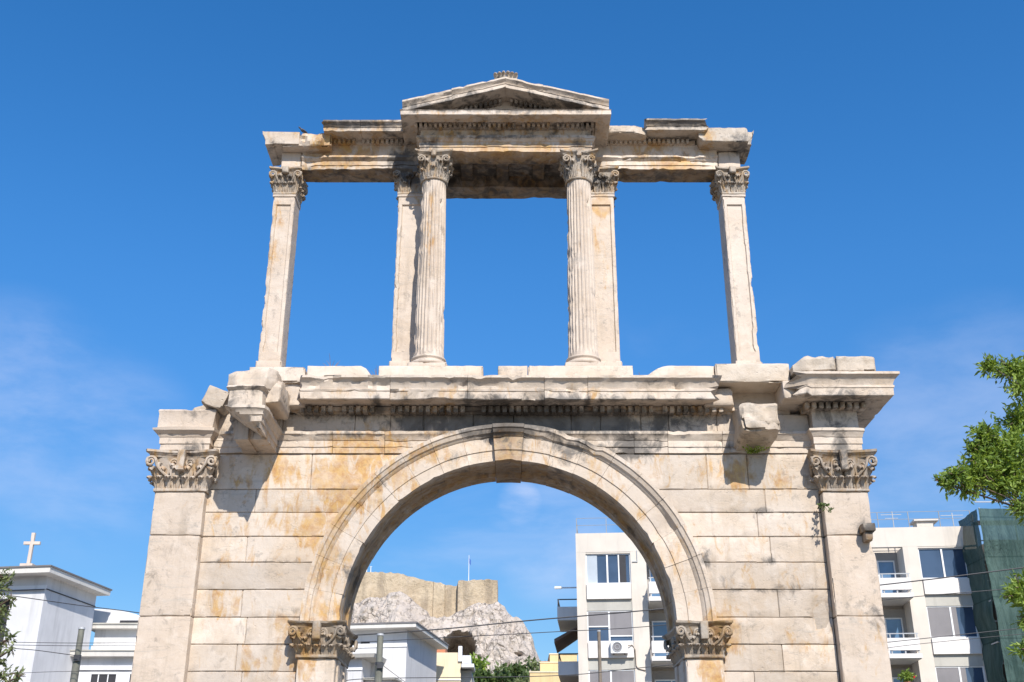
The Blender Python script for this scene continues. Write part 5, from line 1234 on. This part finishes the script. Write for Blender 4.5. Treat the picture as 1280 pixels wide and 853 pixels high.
def tree(name, base, top, clumps, L, wd, mat, label, seed, n_per, tr=.16, cat='tree', group=None, lw=.38):
    base = Vector(base); t = thing(name, label, cat, base, group); r = random.Random(seed); mb = MB(); top = Vector(top)
    lean = [base.lerp(top, k) + Vector((r.gauss(0, .05), r.gauss(0, .05), 0)) * (k > 0) for k in (0, .25, .5, .75, 1)]
    tube(mb, lean, [tr * q for q in (1.25, 1, .85, .65, .35)], 9)
    for c, rad in clumps:
        c = Vector(c); s = lean[1].lerp(lean[4], min(1, max(0, (c.z - lean[1].z) / max(.1, lean[4].z - lean[1].z) - .25)))
        m_ = s.lerp(c, .5) + Vector((r.gauss(0, .1), r.gauss(0, .1), .12)) * (c - s).length * .6
        tube(mb, [s, m_, c], [tr * lw, tr * lw * .6, tr * lw * .25], 6)
        for _ in range(7):
            d = Vector((r.gauss(0, 1), r.gauss(0, 1), r.gauss(0, .7))).normalized() * rad * .85; tube(mb, [c - d * .1, c + d * .5 + Vector((0, 0, .05 * rad)), c + d], [tr * .09, tr * .06, tr * .03], 4)
    mb.build('trunk', M['bark'], t, 60)
    mb = MB()
    for i, (c, rad) in enumerate(clumps): leafy(mb, c, rad, int(n_per * rad ** 2), L, wd, seed * 31 + i)
    mb.build('crown', mat, t, None); return t
C = []
for px, py, Y, rp in [(1238, 458, 14, 17), (1262, 462, 14.2, 24), (1290, 470, 14.4, 34), (1276, 486, 14.0, 15), (1272, 528, 14.3, 24), (1232, 545, 13.8, 22), (1262, 560, 14.1, 34), (1222, 575, 13.8, 22),
                      (1195, 596, 13.7, 20), (1212, 606, 13.8, 20), (1240, 592, 14.0, 32), (1268, 606, 14.0, 30), (1290, 575, 14.6, 44), (1300, 520, 14.8, 44), (1310, 620, 14.4, 44), (1184, 606, 13.7, 12), (1278, 636, 13.9, 16),
                      (1278, 738, 13.2, 20), (1268, 746, 13.1, 12), (1300, 745, 13.4, 30), (1290, 775, 13.4, 18), (1284, 812, 13.0, 15), (1240, 562, 13.9, 24), (1256, 585, 14.0, 28), (1228, 592, 13.8, 22), (1205, 592, 13.8, 16), (1250, 610, 13.9, 20), (1175, 602, 13.7, 8), (1215, 560, 13.8, 12), (1340, 680, 14.2, 50), (1350, 560, 15.0, 60), (1370, 480, 15.2, 55), (1330, 790, 13.6, 40), (1390, 620, 15.0, 60)]:
    C.append((at(px, py, Y), rp / 90))
tree('leafy_tree', (8.5, 14.6, 0), (8.1, 14.7, 6.6), C, .085, .017, M['leaf'], 'bright green narrow-leaved tree reaching in from the right edge', 5, 1350, .13, lw=.13)
C = []
for px, py, Y, rp in [(4, 722, 13, 13), (-8, 735, 13, 22), (14, 748, 13, 7), (2, 762, 13.1, 12), (-6, 790, 13.2, 18), (8, 800, 13, 9), (14, 812, 13.0, 8), (-4, 828, 13.1, 14), (4, 846, 13.0, 13), (22, 846, 12.9, 9), (14, 858, 12.9, 12), (-30, 760, 13.5, 36), (-40, 820, 13.4, 40), (-30, 880, 13.2, 40), (16, 880, 13, 20)]:
    C.append((at(px, py, Y), rp / 90))
tree('leafy_tree', (-7.0, 13.6, 0), (-6.7, 13.5, 3.9), C, .075, .016, M['leaf_olive'], 'grey-green small tree showing at the left edge below the church tower', 9, 620, .10)
def bush(px, py, Y, w, h, label, mat, seed, L=.55):
    p = at(px, py, Y); t = max(0, (Y - 100) / 240); zb = -.6 + 36 * t ** 1.3 - .5; r = random.Random(seed); C = []
    for i in range(9):
        a = r.uniform(0, 6.28); k = r.random() ** .5; C.append(((p.x + math.cos(a) * w * k * .5, Y + math.sin(a) * w * k * .4, p.z - h * r.uniform(.15, .9)), w * r.uniform(.22, .34)))
    C.append(((p.x, Y, p.z - h * .18), w * .26))
    tree('bushy_tree', (p.x, Y, zb), (p.x, Y, p.z - h * .4), C, L, L * .3, mat, label, seed, 42 / (w * w) * 9, .16, 'tree')
bush(600, 824, 128, 4.6, 4.5, 'bright green bushy tree below the dark cave, next to the pale yellow house', M['leaf'], 3)
bush(628, 830, 135, 5.0, 4.0, 'mid green bushy tree at the foot of the rock, right of the bright one', M['leaf_olive'], 4)
bush(648, 834, 122, 4.2, 4.0, 'dark green bushy tree low at the foot of the rock', M['leaf_dark'], 5)
bush(666, 822, 140, 4.6, 5.5, 'grey-green bushy tree against the small ochre yellow house', M['leaf_olive'], 6)
bush(612, 842, 112, 3.8, 3.5, 'dark green bushy tree in front of the bright one, by the bottom edge', M['leaf_dark'], 7)
bush(655, 846, 110, 3.8, 3.5, 'low grey-green bushy tree by the bottom edge under the rock', M['leaf_olive'], 8)

pp = at(1133, 846, 58.7)
t = thing('potted_plant', 'leafy potted plants with a red flower on the lowest visible balcony at the right', 'plant', (pp.x, pp.y, pp.z - .55))
mb = MB(); tube(mb, [(pp.x, pp.y, pp.z - .55), (pp.x, pp.y, pp.z - .25)], [.14, .19], 10); mb.build('pot', M['tile'], t, 60)
mb = MB(); leafy(mb, (pp.x, pp.y, pp.z), .42, 60, .16, .05, 77); mb.build('foliage', M['leaf'], t, None)
mb = MB(); tube(mb, [(pp.x + .3, pp.y - .2, pp.z - .1), (pp.x + .3, pp.y - .2, pp.z)], [.05, .09], 8); mb.build('flower', M['flower'], t, 60)
